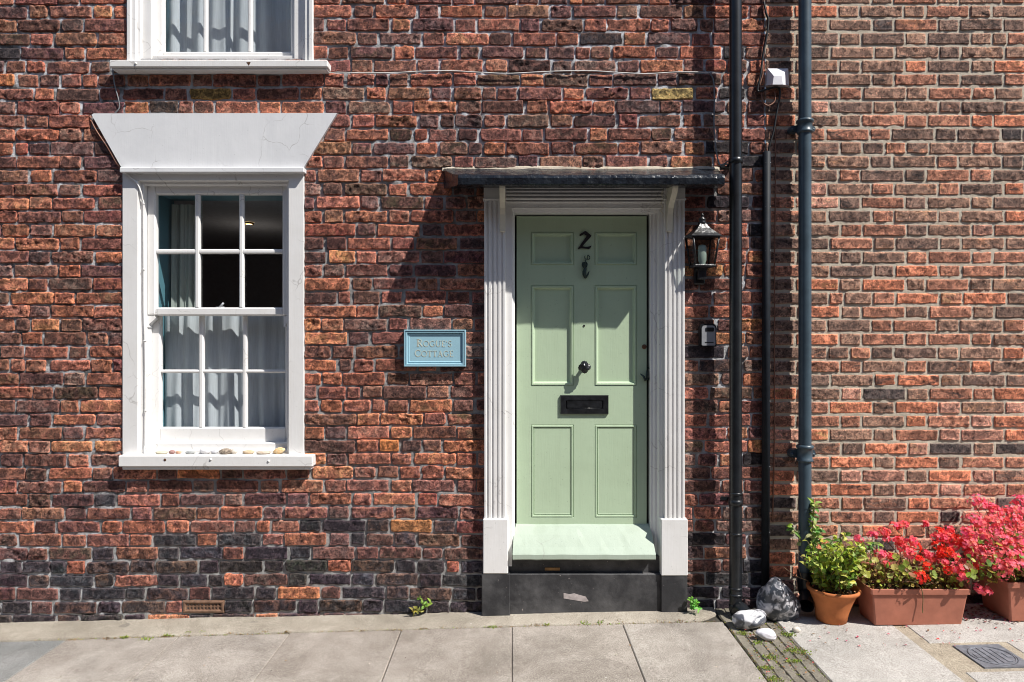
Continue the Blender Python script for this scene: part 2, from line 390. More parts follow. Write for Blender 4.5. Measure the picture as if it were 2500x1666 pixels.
    def lathe(s, prof, o, axis=Vector((0, 0, 1)), n=24, mi=0, smooth=True, rot=0.0, cap0=False, cap1=False, shear=None):
        o = Vector(o); axis = Vector(axis).normalized(); a = axis.orthogonal().normalized()
        if abs(axis.z) > 0.99: a = Vector((1, 0, 0))
        b = axis.cross(a); vs = []; fs = []; m = len(prof)
        for r, h in prof:
            for k in range(n):
                an = 2 * math.pi * k / n + rot
                vs.append(o + axis * h + (a * math.cos(an) + b * math.sin(an)) * r)
        for i in range(m - 1):
            for k in range(n):
                k2 = (k + 1) % n
                fs.append((i * n + k, i * n + k2, (i + 1) * n + k2, (i + 1) * n + k))
        if cap0: fs.append(tuple(range(n - 1, -1, -1)))
        if cap1: fs.append(tuple(range((m - 1) * n, m * n)))
        return s.add(vs, fs, mi, smooth)
    def build(s, name, mats, parent=None, origin=None, recalc=True, usecol=False):
        me = bpy.data.meshes.new(name)
        mats = mats if isinstance(mats, (list, tuple)) else [mats]
        if parent is not None:
            off = Vector((0, 0, 0)); p = parent
            while p is not None: off += p.location; p = p.parent
        elif origin is not None: off = Vector(origin)
        else:
            a = np.array(s.v); off = Vector(((a[:, 0].min() + a[:, 0].max()) / 2, (a[:, 1].min() + a[:, 1].max()) / 2, a[:, 2].min()))
        me.from_pydata([tuple(Vector(p) - off) for p in s.v], [], s.f)
        me.polygons.foreach_set('material_index', s.mi); me.polygons.foreach_set('use_smooth', s.sm)
        for m in mats: me.materials.append(m)
        if recalc:
            bm = bmesh.new(); bm.from_mesh(me); bmesh.ops.recalc_face_normals(bm, faces=bm.faces); bm.to_mesh(me); bm.free()
        if usecol:
            at = me.color_attributes.new('col', 'FLOAT_COLOR', 'POINT')
            at.data.foreach_set('color', np.concatenate([np.array(s.col), np.ones((len(s.col), 1))], 1).astype(np.float32).ravel())
        me.update()
        o = bpy.data.objects.new(name, me); COL.objects.link(o)
        if parent is not None: o.parent = parent
        else: o.location = off
        return o
def tag(o, label=None, cat=None, group=None, kind=None):
    if label: o['label'] = label
    if cat: o['category'] = cat
    if group: o['group'] = group
    if kind: o['kind'] = kind
    return o
def empty(name, loc, label, cat, group=None):
    o = bpy.data.objects.new(name, None); COL.objects.link(o); o.location = loc; o.empty_display_size = 0.05
    return tag(o, label, cat, group)
def smooth_pts(pts, k=6):
    P = [Vector(p) for p in pts]; out = []
    for i in range(len(P) - 1):
        p0, p1, p2, p3 = P[max(i - 1, 0)], P[i], P[i + 1], P[min(i + 2, len(P) - 1)]
        for j in range(k):
            t = j / k
            out.append(0.5 * ((2 * p1) + (p2 - p0) * t + (2 * p0 - 5 * p1 + 4 * p2 - p3) * t * t + (3 * p1 - p0 - 3 * p2 + p3) * t ** 3))
    out.append(P[-1]); return out

# ------------------------------------------------------------------ brick walls
def pal_old(X, Y, r):
    A, B, C, O, E_, F = (.30, .112, .078), (.19, .084, .070), (.44, .145, .080), (.52, .175, .078), (.25, .120, .088), (.066, .052, .058)
    w = [.36, .24, .22, .03, .13, .02]
    if Y > 1365: w = [.0, .13, .035, .0, .0, .83]
    elif Y > 1300: w = [.16, .42, .06, .0, .06, .30]
    elif Y > 1200: w = [.32, .36, .12, .01, .09, .10]
    elif X < 860 and 460 < Y < 1000 and X > 700: w = [.24, .12, .34, .18, .12, .0]
    elif X < 330 and Y > 480: w = [.36, .16, .34, .03, .11, .0]
    elif X > 1600: w = [.26, .20, .14, .05, .27, .08]
    elif Y < 420 and X > 800: w = [.33, .25, .15, .03, .22, .02]
    c = r.choices([A, B, C, O, E_, F], w)[0]
    k = r.uniform(.8, 1.32); g = r.uniform(.94, 1.08)
    c1 = (c[0] * k, c[1] * k * g, c[2] * k * r.uniform(.9, 1.1))
    m = r.random()
    if m < .4: c2 = tuple(x * r.uniform(.45, .75) + .012 for x in c1)
    elif m < .72: c2 = (min(.62, c1[0] * 1.5 + .05), c1[1] * 1.45 + .008, c1[2] * 1.15)
    else: c2 = (c1[0] * .85 + .02, c1[1] * 1.15 + .015, c1[2] * 1.2 + .015)
    return c1, c2
def pal_new(X, Y, r):
    A, B, C, E_, F, P = (.33, .175, .12), (.225, .13, .098), (.62, .175, .085), (.44, .165, .10), (.12, .088, .08), (.54, .235, .165)
    w = [.40, .25, .09, .20, .02, .04]
    if Y > 960: w = [.16, .10, .24, .30, .04, .16]
    if Y > 1205: w = [.14, .14, .28, .16, .18, .10]
    c = r.choices([A, B, C, E_, F, P], w)[0]
    k = r.uniform(.82, 1.2); c1 = tuple(x * k * 1.1 for x in c)
    m = r.random()
    if m < .5: c2 = tuple(x * .22 + .035 for x in c1)
    elif m < .75: c2 = (min(.56, c1[0] * 1.6 + .08), c1[1] * 1.2 + .02, c1[2] * 1.05)
    else: c2 = tuple(x * 1.15 + .015 for x in c1)
    return c1, c2

def layout(xmin, xmax, joints, phase, opens, rng, irr, splitp):
    out = []
    for i in range(len(joints) - 1):
        yb, ya = joints[i], joints[i + 1]; ym = (yb + ya) / 2
        segs = [(xmin, xmax)]
        for (ox0, ox1, oy0, oy1) in opens:
            if oy0 < ym < oy1:
                ns = []
                for a, b in segs:
                    if ox1 <= a or ox0 >= b: ns.append((a, b)); continue
                    if ox0 > a: ns.append((a, ox0))
                    if ox1 < b: ns.append((ox1, b))
                segs = ns
        edges = []; P = 160.5
        c0 = phase + (P / 2 if i % 2 else 0); drift = rng.uniform(-6, 6) * irr
        k0 = int((xmin - c0) / P) - 1
        x = c0 + k0 * P + drift
        cuts = []
        while x < xmax + P:
            cuts += [x - 53.5, x + 53.5]; x += P + rng.gauss(0, 3.0 * irr)
            if rng.random() < splitp: cuts.append(cuts[-1] - rng.choice([36, 53, 70]))
        cuts.sort()
        for a, b in segs:
            e = [a] + [c for c in cuts if a + 26 < c < b - 26] + [b]
            for u, v in zip(e[:-1], e[1:]):
                out.append((u, v, ya, yb, u == a, v == b))
    return out

def wall_mesh(name, parent, bricks, pal, rng, opens, X0, X1, Y0, Y1, mats, old, base_d=0.0):
    V = []; F = []; C1 = []; C2 = []; MI = []; ED = []; nv = 0; rs = np.random.RandomState(11 if old else 12)
    forced = {}
    for (u, v, ya, yb, ea, eb) in bricks:
        gap = 2.3 if old else 2.7
        jx = (lambda: rng.uniform(-1.8, 1.8)) if old else (lambda: rng.uniform(-.8, .8))
        u2 = u + (0.5 if ea else gap + jx()); v2 = v - (0.5 if eb else gap + jx())
        gz_ = 1.5 if old else 2.8
        y1 = ya + gz_ + rng.uniform(-1.0, 1.9) * (1 if old else .5); y2 = yb - gz_ + rng.uniform(-1.6, 1.3) * (1 if old else .5)
        if v2 - u2 < 8: continue
        hx, hz = (v2 - u2) * K / 2, (y2 - y1) * K / 2; cx = ((u2 + v2) / 2 - 1250) * K; cz = CZ + (833 - (y1 + y2) / 2) * K
        inview = -250 < u and v < 2750 and y2 > -250
        st = .0062 if inview else .022
        def line(h):
            m = max(2, int(round((2 * h - .03) / st)))
            return np.concatenate([[-h, -h + .0026, -h + .0072], np.linspace(-h + .0125, h - .0125, m + 1) if h > .018 else [0.0], [h - .0072, h - .0026, h]])
        lx, lz = line(hx), line(hz)
        gx, gzz = np.meshgrid(lx, lz); e = np.minimum(hx - np.abs(gx), hz - np.abs(gzz))
        r = (rng.choice([.003, .005, .008, .015]) if old else rng.uniform(.002, .005)); r = min(r, hz * .9, hx * .9)
        qx, qz = np.abs(gx) - (hx - r), np.abs(gzz) - (hz - r); mk = (qx > 0) & (qz > 0)
        L = np.sqrt(qx ** 2 + qz ** 2) + 1e-9; s = np.where(mk, np.maximum(qx, qz) / L, 1.0)
        ax = np.where(mk, np.sign(gx) * (hx - r + qx * s), gx); az = np.where(mk, np.sign(gzz) * (hz - r + qz * s), gzz)
        tilt = rng.gauss(0, .006 if old else .002)
        ax, az = ax, az + ax * tilt
        wx, wz = cx + ax, cz + az; sd = rng.uniform(0, 50)
        wa = .0036 if old else .0013
        zz = np.full_like(wx, sd)
        wx2 = wx + wa * noise3(wx * 34, wz * 34, zz) ; wz2 = wz + wa * noise3(wx * 34 + 9.1, wz * 34, zz + 7) + (wa * .6) * noise3(wx * 11, wz * 11, zz + 3)
        rough = rng.choice([.6, .9, 1.2, 1.8]) if old else rng.choice([.3, .5, .8, 1.2])
        bd = base_d + rng.uniform(-.002, .0055) * (1 if old else .5) + (.0015 if old else 0.0025)
        dep = bd + .0034 * rough * noise3(wx * 26, wz * 40, zz + 1) + .0030 * rough * noise3(wx * 62, wz * 75, zz + 2) + .0016 * rough * noise3(wx * 120, wz * 120, zz + 4)
        n1 = noise3(wx * 24, wz * 38, zz + 11); n2 = noise3(wx * 17, wz * 30, zz + 17); n3 = noise3(wx * 48, wz * 60, zz + 23)
        dep -= .0032 * rough * np.clip(1 - np.abs(n1) / .13, 0, 1) * np.clip(n2 * 4 + .5, 0, 1) + .0026 * rough * np.clip((n2 - .34) / .2, 0, 1) + .002 * rough * np.clip(1 - np.abs(n3) / .2, 0, 1) * (n1 > 0)
        dep += ax * rng.gauss(0, .012 if old else .004) + az * rng.gauss(0, .04 if old else .01)
        ed = rng.uniform(.003, .0065) if old else .0034
        dep -= (.0046 if old else .0028) * np.clip(1 - e / ed, 0, 1) ** 2
        fl = (base_d + .0016) if old else (base_d + .0026); dep = np.where(e > .004, np.maximum(dep, fl + .35 * (dep - fl)), dep); dep = np.where(e > .004, np.maximum(dep, fl - .0012), dep)
        dep = np.where(e < 1e-6, base_d - .016, dep)
        if old:
            wz2 = wz2 + .007 * noise3(wx * 1.1, wz * .8, np.full_like(wx, 3.3)) + .0025 * noise3(wx * 4.2, wz * 2.5, np.full_like(wx, 8.3))
        ED.append(np.clip(1 - e / .013, 0, 1).ravel())
        n, m = gx.shape
        V.append(np.stack([wx2.ravel(), -dep.ravel(), wz2.ravel()], 1))
        ii = (np.arange(n - 1)[:, None] * m + np.arange(m - 1)[None, :]).ravel() + nv
        F.append(np.stack([ii, ii + 1, ii + m + 1, ii + m], 1)); nv += n * m
        c1, c2 = pal((u + v) / 2, (ya + yb) / 2, rng)
        for (fx, fy, fc) in ((462, 228, (.42, .25, .06)), (1671, 226, (.48, .34, .11)), (976, 1095, (.66, .22, .05)), (1000, 1300, (.58, .24, .08))):
            if old and u < fx < v and ya < fy < yb: c1 = fc; c2 = tuple(x * .7 for x in fc)
        C1.append(np.tile(c1, (n * m, 1))); C2.append(np.tile(c2, (n * m, 1))); MI.append(np.zeros(len(ii), np.int32))
    # mortar bed
    st = .0115
    xs = np.arange((X0 - 1250) * K, (X1 - 1250) * K + st * .5, st); zs = np.arange(CZ + (833 - Y1) * K, CZ + (833 - Y0) * K + st, st)
    xs[-1] = (X1 - 1250) * K
    gx, gzz = np.meshgrid(xs, zs)
    z0 = np.zeros_like(gx)
    if old: dep = base_d - .0058 + .0034 * noise3(gx * 22, gzz * 22, z0) + .0024 * noise3(gx * 3.1, gzz * 3.1, z0 + 5) + .0014 * noise3(gx * 60, gzz * 60, z0 + 9)
    else: dep = base_d - .0012 + .0014 * noise3(gx * 25, gzz * 25, z0) + .0008 * noise3(gx * 4, gzz * 4, z0 + 5)
    n, m = gx.shape
    jj, kk = np.meshgrid(np.arange(n - 1), np.arange(m - 1), indexing='ij')
    mx = (xs[kk] + st / 2) / K + 1250; my = 833 - (zs[jj] + st / 2 - CZ) / K
    keep = np.ones(mx.shape, bool)
    for (a, b, c, d) in opens: keep &= ~((mx > a + 5) & (mx < b - 5) & (my > c + 5) & (my < d - 5))
    ii = (jj * m + kk)[keep].ravel() + nv
    V.append(np.stack([gx.ravel(), -dep.ravel(), gzz.ravel()], 1)); F.append(np.stack([ii, ii + 1, ii + m + 1, ii + m], 1))
    MI.append(np.ones(len(ii), np.int32)); C1.append(np.zeros((n * m, 3))); C2.append(np.zeros((n * m, 3)))
    V = np.concatenate(V).astype(np.float32); F = np.concatenate(F); MI = np.concatenate(MI)
    off = np.array(parent.location, np.float32)
    me = bpy.data.meshes.new(name); me.vertices.add(len(V)); me.vertices.foreach_set('co', (V - off).ravel())
    me.loops.add(F.size); me.loops.foreach_set('vertex_index', F.ravel().astype(np.int32))
    me.polygons.add(len(F)); me.polygons.foreach_set('loop_start', np.arange(0, F.size, 4, dtype=np.int32))
    me.polygons.foreach_set('material_index', MI); me.polygons.foreach_set('use_smooth', np.ones(len(F), bool))
    for mt in mats: me.materials.append(mt)
    for nm, C in (('col', C1), ('col2', C2)):
        C = np.concatenate(C); at = me.color_attributes.new(nm, 'FLOAT_COLOR', 'POINT')
        at.data.foreach_set('color', np.concatenate([C, np.ones((len(C), 1))], 1).astype(np.float32).ravel())
    ED.append(np.zeros(len(V) - sum(map(len, ED)))); at = me.attributes.new('edge', 'FLOAT', 'POINT'); at.data.foreach_set('value', np.concatenate(ED).astype(np.float32))
    if old:
        Xp = V[:, 0] / K + 1250; Yp = 833 - (V[:, 2] - CZ) / K
        wht = np.clip((560 - Yp) / 260, 0, 1) * np.clip((Xp - 840) / 150, .45, 1) + .55 * np.clip((330 - Xp) / 60, 0, 1)
        wht += .8 * np.clip((Xp - 1690) / 60, 0, 1)
        dark_joint_shade = .9 * np.clip((360 - Xp) / 80, 0, 1) * np.clip((1350 - Yp) / 100, 0, 1) + .35 * np.clip((Xp - 800) / 60, 0, 1) * np.clip((1300 - Yp) / 120, 0, 1)  # dark joints, with shadow lines beneath the bricks put into the mortar colour
        for nm, a in (('white', np.clip(wht, 0, 1)), ('dark_joint_shade', np.clip(dark_joint_shade, 0, 1))):
            at = me.attributes.new(nm, 'FLOAT', 'POINT'); at.data.foreach_set('value', a.astype(np.float32))
    me.update(); me.validate()
    o = bpy.data.objects.new(name, me); COL.objects.link(o); o.parent = parent
    return o

JX = 1868
house = empty('brick_house', (0, 0, 0), 'weathered dark red brick house with white sash windows, green panelled door and black canopy', 'house')
house2 = empty('brick_house', (3.4, 0, 0), 'neighbouring house wall of even brown brick with tan mortar, behind the flower troughs', 'house')
j_old = [1562.2, 1529.6, 1497]
while j_old[-1] > 1015: j_old.append(j_old[-1] - 32.55)
while j_old[-1] > -760: j_old.append(j_old[-1] - 33.2)
j_new = [1245 + 33.3 * 9]
while j_new[-1] > -760: j_new.append(j_new[-1] - 33.3)
OP_UW = (309, 764, -480, 150); OP_LW = (301, 743, 412, 1128); OP_D = (1196, 1662, 446, 1520)
opens = [OP_UW, OP_LW, OP_D]
AIRB = (446, 548, 1465, 1498)
rng = random.Random(21)
bl = layout(-560, JX, j_old, 16, opens + [AIRB], rng, 1.0, .13)
wall_mesh('wall', house, bl, pal_old, rng, [(a, b, c, d) for a, b, c, d in opens], -560, JX, -760, 1560, [M['brick_old'], M['mortar_old']], True)
rng = random.Random(22)
br = layout(JX, 3080, j_new, 2075, [], rng, .45, .06)
wall_mesh('wall', house2, br, pal_new, rng, [], JX, 3080, -760, 1545, [M['brick_new'], M['mortar_new']], False, 0.004)

# ------------------------------------------------------------------ the house across the street (behind the camera, added to block low sky light)
opp = empty('brick_house', (0, -10.5, -.1), 'plain brick house across the street, out of view, added to block low sky light and reflect in the panes', 'house')
b = MB(); b.box(-16, 16, -16.5, -10.5, -.1, 7.2, 0); b.build('wall', simple('opposite_brick', (.26, .12, .085), .9, n=.3, scale=14), opp)
b = MB(); vs = [(-16.3, -10.1, 7.1), (16.3, -10.1, 7.1), (16.3, -16.9, 7.1), (-16.3, -16.9, 7.1), (-16.3, -13.5, 9.9), (16.3, -13.5, 9.9)]
b.add(vs, [(0, 1, 5, 4), (2, 3, 4, 5), (0, 4, 3), (1, 2, 5), (0, 3, 2, 1)]); b.build('roof', simple('clay_tiles', (.20, .10, .07), .85, n=.3, scale=9), opp)
for i in range(7):
    for z in (.9, 4.3):
        x = -13.2 + i * 4.4; b = MB(); b.box(x - .55, x + .55, -10.53, -10.44, z, z + 1.6, .01); f_ = b.build('window', M['white'], opp)
        b = MB(); b.box(x - .45, x + .45, -10.45, -10.425, z + .1, z + 1.5, .002); b.build('pane', M['black'], f_)
# ------------------------------------------------------------------ ground
def sheet(name, x0, x1, d0, d1, mat, dz, bevel=0.0, thick=0.05, grid=None):
    pass
g = MB(); S = 60
g.add([(-S, -S, gz(-S) * 0 - .10), (S, -S, -.10), (S, S, -.10), (-S, S, -.10)], [(0, 1, 2, 3)])
tag(g.build('ground', M['road'], origin=(0, 0, -.10)), kind='structure')
def slab(b, x0, x1, d0, d1, top=0.0, c=.004, mi=0, xc0=None, xc1=None):
    # bevelled paving slab following the fall of the street; x0/x1 at the back, xc0/xc1 at the front
    xc0 = x0 if xc0 is None else xc0; xc1 = x1 if xc1 is None else xc1
    def P(x, d, h): return (x, -d, gz(x) + h)
    top_o = [(x0, d0), (x1, d0), (xc1, d1), (xc0, d1)]
    cx = sum(p[0] for p in top_o) / 4; cd = sum(p[1] for p in top_o) / 4
    ins = [(x + (c if x < cx else -c), d + (c if d < cd else -c)) for x, d in top_o]
    vs = [P(x, d, top) for x, d in ins] + [P(x, d, top - c) for x, d in top_o] + [P(x, d, top - .06) for x, d in top_o]
    fs = [(0, 3, 2, 1)] + [(i, (i + 1) % 4, (i + 1) % 4 + 4, i + 4) for i in range(4)] + [(i + 4, (i + 1) % 4 + 4, (i + 1) % 4 + 8, i + 8) for i in range(4)]
    b.add(vs, fs, mi)
pv = MB()
# bedding under everything
pv.add([(-5, .0, gz(-5) - .012), (5, .0, gz(5) - .012), (5, -1.23, gz(5) - .012), (-5, -1.23, gz(-5) - .012)], [(0, 1, 2, 3)], 2)
jx = [-5.2, -4.6, -3.9, -3.03, -2.42, -1.81, -1.21, -.605, 0, .605, 1.155]
for i in range(len(jx) - 1):
    g_ = .0018
    mi = 1 if jx[i + 1] < -2.3 and jx[i + 1] > -2.6 else R.choice([0, 4])
    slab(pv, jx[i] + g_, jx[i + 1] - g_, .185 + max(0, -jx[i]) * .012, 1.09, R.uniform(-.001, .001), .004, mi)
    slab(pv, jx[i] + g_, jx[i + 1] - g_, 1.096, 1.23, R.uniform(-.001, .001), .008, 0)
for x0, x1, d0, d1, t, xa, xb in [(1.447, 2.035, .02, 1.23, .0, 1.432, 2.008), (2.105, 2.96, .02, .50, .001, 2.09, 2.96), (2.07, 2.55, .80, 1.23, .0, 2.05, 2.53), (2.56, 3.2, .80, 1.23, 0, 2.54, 3.2), (2.47, 3.05, .505, .795, 0, 2.46, 3.05), (2.97, 3.8, .02, .50, .001, 2.97, 3.8), (3.81, 4.9, .02, 1.23, 0, 3.81, 4.9), (3.06, 3.8, .505, .795, 0, 3.06, 3.8)]:
    slab(pv, x0, x1, d0, d1, t, .004, 3, xa, xb)
pave = tag(pv.build('pavement', [M['slab_old'], M['slab_grey'], M['groundmat'], M['slab_new'], concrete('worn_paving', (0.33, 0.295, 0.26), (0.47, 0.43, 0.385), (0.72, 0.67, 0.60), 0.5)], origin=(0, -.8, 0)), kind='structure')
# cement patch around the cover
cp = MB(); cp.add([(1.99, -.03, gz(1.99) - .003), (2.6, -.03, gz(2.6) - .003), (2.6, -1.2, gz(2.6) - .003), (1.97, -1.2, gz(1.97) - .003)], [(0, 1, 2, 3)])
tag(cp.build('pavement_bedding', M['gravelcement']), kind='structure')
# sloping cement strip at the foot of the wall
st = MB(); n = 90; vs = []; fs = []
xs = np.linspace(-4.2, 1.15, n)
for x in xs:
    w = .178 + max(0, -x) * .012 + .006 * float(noise3(np.array([x * 5]), np.array([0.]), np.array([0.]))[0])
    if x > .95: w *= 1 - .55 * ((x - .95) / .2) ** 2
    up = .010 + .006 * float(noise3(np.array([x * 3]), np.array([4.]), np.array([0.]))[0])
    for d, h in ((-.02, up + .004), (.05, up + .002), (w * .6, .010), (w - .012, .006), (w, -.002), (w, -.03)):
        vs.append((x, -d, gz(x) + h))
for i in range(n - 1):
    for k in range(5): fs.append((i * 6 + k, i * 6 + k + 1, (i + 1) * 6 + k + 1, (i + 1) * 6 + k))
st.add(vs, fs, 0, True)
tag(st.build('cement_kerb', M['cement'], origin=(0, -.1, 0)), kind='structure')
# grooved drainage channel
ch = MB(); vs = []; fs = []
prof = [(1.156, 0.0), (1.163, -.012)]
for k in range(5):
    a = 1.17 + k * .053
    prof += [(a, -.004), (a + .036, -.004), (a + .041, -.010), (a + .048, -.010)]
prof += [(1.436, -.005), (1.446, -.005)]
nd = 110
for j in range(nd):
    d = -.02 + j * (1.25 / (nd - 1))
    for x, h in prof:
        w = .004 * float(noise3(np.array([x * 9]), np.array([d * 9]), np.array([0.]))[0]); w2 = .0035 * float(noise3(np.array([x * 60]), np.array([d * 33]), np.array([3.]))[0])
        vs.append((x + w, -d, gz(x) + h + w2))
m = len(prof)
for j in range(nd - 1):
    for k in range(m - 1): fs.append((j * m + k, j * m + k + 1, (j + 1) * m + k + 1, (j + 1) * m + k))
ch.add(vs, fs)
tag(ch.build('drain_channel', M['channel'], origin=(1.3, -.8, 0)), kind='structure')

# ------------------------------------------------------------------ windows
def sash(parent, px, pz, q0, q1, r0, r1, d, thick=.042, bot=None):
    """px: pane edges (q), pz: pane edges (r, downwards); a rail, stile and bar frame with chamfered bars"""
    b = MB(); c = .0075
    b.qbox(q0, px[0][0], r0, r1, d - thick, d, c); b.qbox(px[-1][1], q1, r0, r1, d - thick, d, c)
    b.qbox(px[0][0] - 2, px[-1][1] + 2, r0, pz[0][0], d - thick, d - .0015, c)
    b.qbox(px[0][0] - 2, px[-1][1] + 2, pz[-1][1], r1, d - thick, d - .0015, c)
    for a, e in zip(px[:-1], px[1:]): b.qbox(a[1] + 2.4, e[0] - 2.4, pz[0][0] - 2, pz[-1][1] + 2, d - thick + .010, d - .004, c)
    for a, e in zip(pz[:-1], pz[1:]): b.qbox(px[0][0] - 2, px[-1][1] + 2, a[1] + 2.2, e[0] - 2.2, d - thick + .011, d - .0055, c)
    o = b.build('sash', M['white'], parent)
    return o
def panes(parent, px, pz, d, mi='glass'):
    for a in px:
        for e in pz:
            g = MB(); y = -(d - .028)
            x0, x1, z0, z1 = a[0] * K - .003, a[1] * K + .003, CZ - e[1] * K - .003, CZ - e[0] * K + .003
            g.add([(x0, y, z0), (x1, y, z0), (x1, y, z1), (x0, y, z1)], [(0, 1, 2, 3)])
            g.build('pane', M[mi], parent)

def win_root(name, x, z, label):
    o = bpy.data.objects.new(name, None); COL.objects.link(o); o.parent = house; o.location = (x, 0, z); o.empty_display_size = .05
    o['label'] = label; return o
# lower window
PXU = [(-881, -788), (-770.5, -678.5), (-662, -568)]; PZU = [(-362.6, -229.9), (-213.7, -83)]
PZL = [(-62.6, 69.7), (82.6, 216.4)]
lw = win_root('window', -1.71, .92, 'lower sash window with trapezoid lintel and pebbles on its sill')
b = MB(); x0, x1 = -948 * K, -506.5 * K; zt, zb = CZ + 428 * K, CZ - 276 * K
b.frame(x0, x1, zb - .25, zt, [(0, -.05), (0, .010), (.002, .012), (.086, .012), (.088, .010), (.089, -.012), (.092, -.014), (.104, -.014), (.107, -.018), (.108, -.055), (.112, -.056), (.112, -.17)], zbot=CZ - 276.5 * K)
b.build('window_frame', M['white'], lw)
o1 = sash(lw, PXU, PZU, -902.5, -546.5, -385, -63, -.05); panes(lw, PXU, PZU, -.05)
o2 = sash(lw, PXU, PZL, -903, -546, -81, 256, -.10); panes(lw, PXU, PZL, -.10)
b = MB()
for sx in (-903, -568 + 3):                                  # curved horns under the meeting rail
    poly = [(sx * K, CZ + 62 * K), ((sx + 19) * K, CZ + 62 * K)]
    for k in range(7):
        a = k / 6; poly.append(((sx + 19 - 13 * a + 4 * math.sin(a * 6.28)) * K, CZ + (62 - 28 * a) * K))
    poly.append((sx * K, CZ + 34 * K)); b = MB(); b.prism(poly, -.09, -.052); b.build('sash_horn', M['white'], lw)
b = MB(); b.qbox(-903, -545, 252, 274, -.15, -.052, .004); b.qbox(-906, -542, 268, 290, -.15, -.02, .004)
b.build('sill_board', M['white'], lw)
b = MB(); a_, e_ = pt(289, 1140, .066), pt(763, 1113, .066)
zf = e_.z; zbk = CZ - 274.5 * K
vs = [(a_.x, -.055, a_.z), (e_.x, -.055, a_.z), (e_.x, -.055, zf), (a_.x, -.055, zf), (a_.x + .012, .03, a_.z), (e_.x - .012, .03, a_.z), (e_.x - .012, .03, zbk), (a_.x + .012, .03, zbk)]
b.add(vs, [(0, 1, 2, 3), (1, 5, 6, 2), (4, 0, 3, 7), (3, 2, 6, 7), (0, 4, 5, 1)])
bb = MB(); bb.box(a_.x, e_.x, -.066, .03, a_.z, zf, .004); bb.box(a_.x + .014, e_.x - .012, -.052, .03, a_.z - .019, a_.z - .0005, .003)
o = bb.build('sill', M['white'], lw)
b = MB()
for X, Y in ((515, 1122), (656, 1126)): b = MB(); b.lathe([(0.007, 0), (.0055, .004), (0.001, .006)], pt(X, Y, .0665), (0, -1, 0), 10, cap1=True); b.build('bolt_head', M['white'], o)
b = MB(); b.lathe([(0.0075, 0), (.007, .0012), (0.001, .0014)], pt(403, 1123, .0664), (0, -1, 0), 10, cap1=True)
b.build('screw_hole', M['brass'], o)
b = MB(); b.tube([pt(536, 750, -.075), pt(540, 747, -.07), pt(546, 740, -.07)], .006, 8); b.tube([pt(528, 751, -.075), pt(548, 751, -.075)], .004, 8)
b.build('sash_fastener', M['grey_metal'], lw)
# flat arch over it
b = MB(); poly = [pt(224, 281, .022), pt(229, 277.5, .022), pt(823, 276.5, .022), pt(741, 410, .022), pt(297, 410, .022)]
b.prism([(p.x, p.z) for p in poly][::-1], -.02, .022)
b.pbox(292, 742, 409, 421, -.02, .05, .003)
b.build('lintel', M['stucco'], house)
# upper window
PXV = [(-868, -772), (-757, -661), (-645, -551)]
PZV = [(-1040, -900), (-885, -720.5)]
PZV2 = [(-1230, -1120), (-1105, -1060)]
uw = win_root('window', -1.68, 3.18, 'upper sash window with moulded white frame and net curtains, cut by the top edge')
b = MB(); x0, x1 = -935.8 * K, -483.6 * K
b.frame(x0, x1, CZ + 560 * K, CZ + 1265 * K, [(0, -.05), (0, .018), (.004, .022), (.020, .022), (.024, .018), (.026, .012), (.046, .012), (.049, .006), (.052, 0), (.066, -.002), (.068, -.02), (.1175, -.02), (.119, -.022), (.119, -.17)], zbot=CZ + 680 * K)
b.build('window_frame', M['white'], uw)
sash(uw, PXV, PZV, -893, -527, -1062, -699, -.075); panes(uw, PXV, PZV, -.075)
sash(uw, PXV, PZV2, -893, -527, -1250, -1050, -.125); panes(uw, PXV, PZV2, -.125)
b = MB(); a_, e_ = pt(267, 164, .075), pt(800, 147.5, .075)
b.box(a_.x, e_.x, -.075, .04, a_.z, e_.z, .004); b.box(a_.x + .01, e_.x - .008, -.062, .04, a_.z - .012, a_.z - .0005, .003)
b.qbox(-896, -524, -702, -690, -.15, -.03, .003)
o = b.build('sill', M['white'], uw)
b = MB(); b.lathe([(0.007, 0), (.0055, .004), (0.001, .006)], pt(332, 156, .0755), (0, -1, 0), 10, cap1=True); b.build('bolt_head', M['white'], o)
b = MB(); p = pt(607, 156, .0757); b.prism([(p.x - .012, p.z + .008), (p.x + .012, p.z + .009), (p.x + .002, p.z - .012)], .07, .0757); b.build('paint_chip', M['brass'], o)

# rooms behind
def room(parent, q0, q1, r0, r1, d0, d1, ql, qr, rt, rb, name='room'):
    b = MB()
    x0, x1, z1, z0 = q0 * K, q1 * K, CZ - r0 * K, CZ - r1 * K
    b.add([(x0, -d0, z0), (x1, -d0, z0), (x1, -d0, z1), (x0, -d0, z1), (x0, -d1, z0), (x1, -d1, z0), (x1, -d1, z1), (x0, -d1, z1)],
          [(4, 5, 6, 7), (0, 1, 5, 4), (3, 7, 6, 2), (0, 4, 7, 3), (1, 2, 6, 5)])
    # inner face of the front wall round the window opening
    wx0, wx1, wz1, wz0 = ql * K, qr * K, CZ - rt * K, CZ - rb * K
    b.add([(x0, -d0, z0), (x1, -d0, z0), (x1, -d0, z1), (x0, -d0, z1), (wx0, -d0, wz0), (wx1, -d0, wz0), (wx1, -d0, wz1), (wx0, -d0, wz1)],
          [(0, 1, 5, 4), (1, 2, 6, 5), (2, 3, 7, 6), (3, 0, 4, 7)])
    b.build(name, M['room'], parent)
    b = MB()
    b.add([(wx0, .14, wz0), (wx1, .14, wz0), (wx1, .14, wz1), (wx0, .14, wz1), (wx0, -d0, wz0), (wx1, -d0, wz0), (wx1, -d0, wz1), (wx0, -d0, wz1)],
          [(0, 1, 5, 4), (1, 2, 6, 5), (2, 3, 7, 6), (3, 0, 4, 7)])
    b.build('reveal', M['teal'], parent)
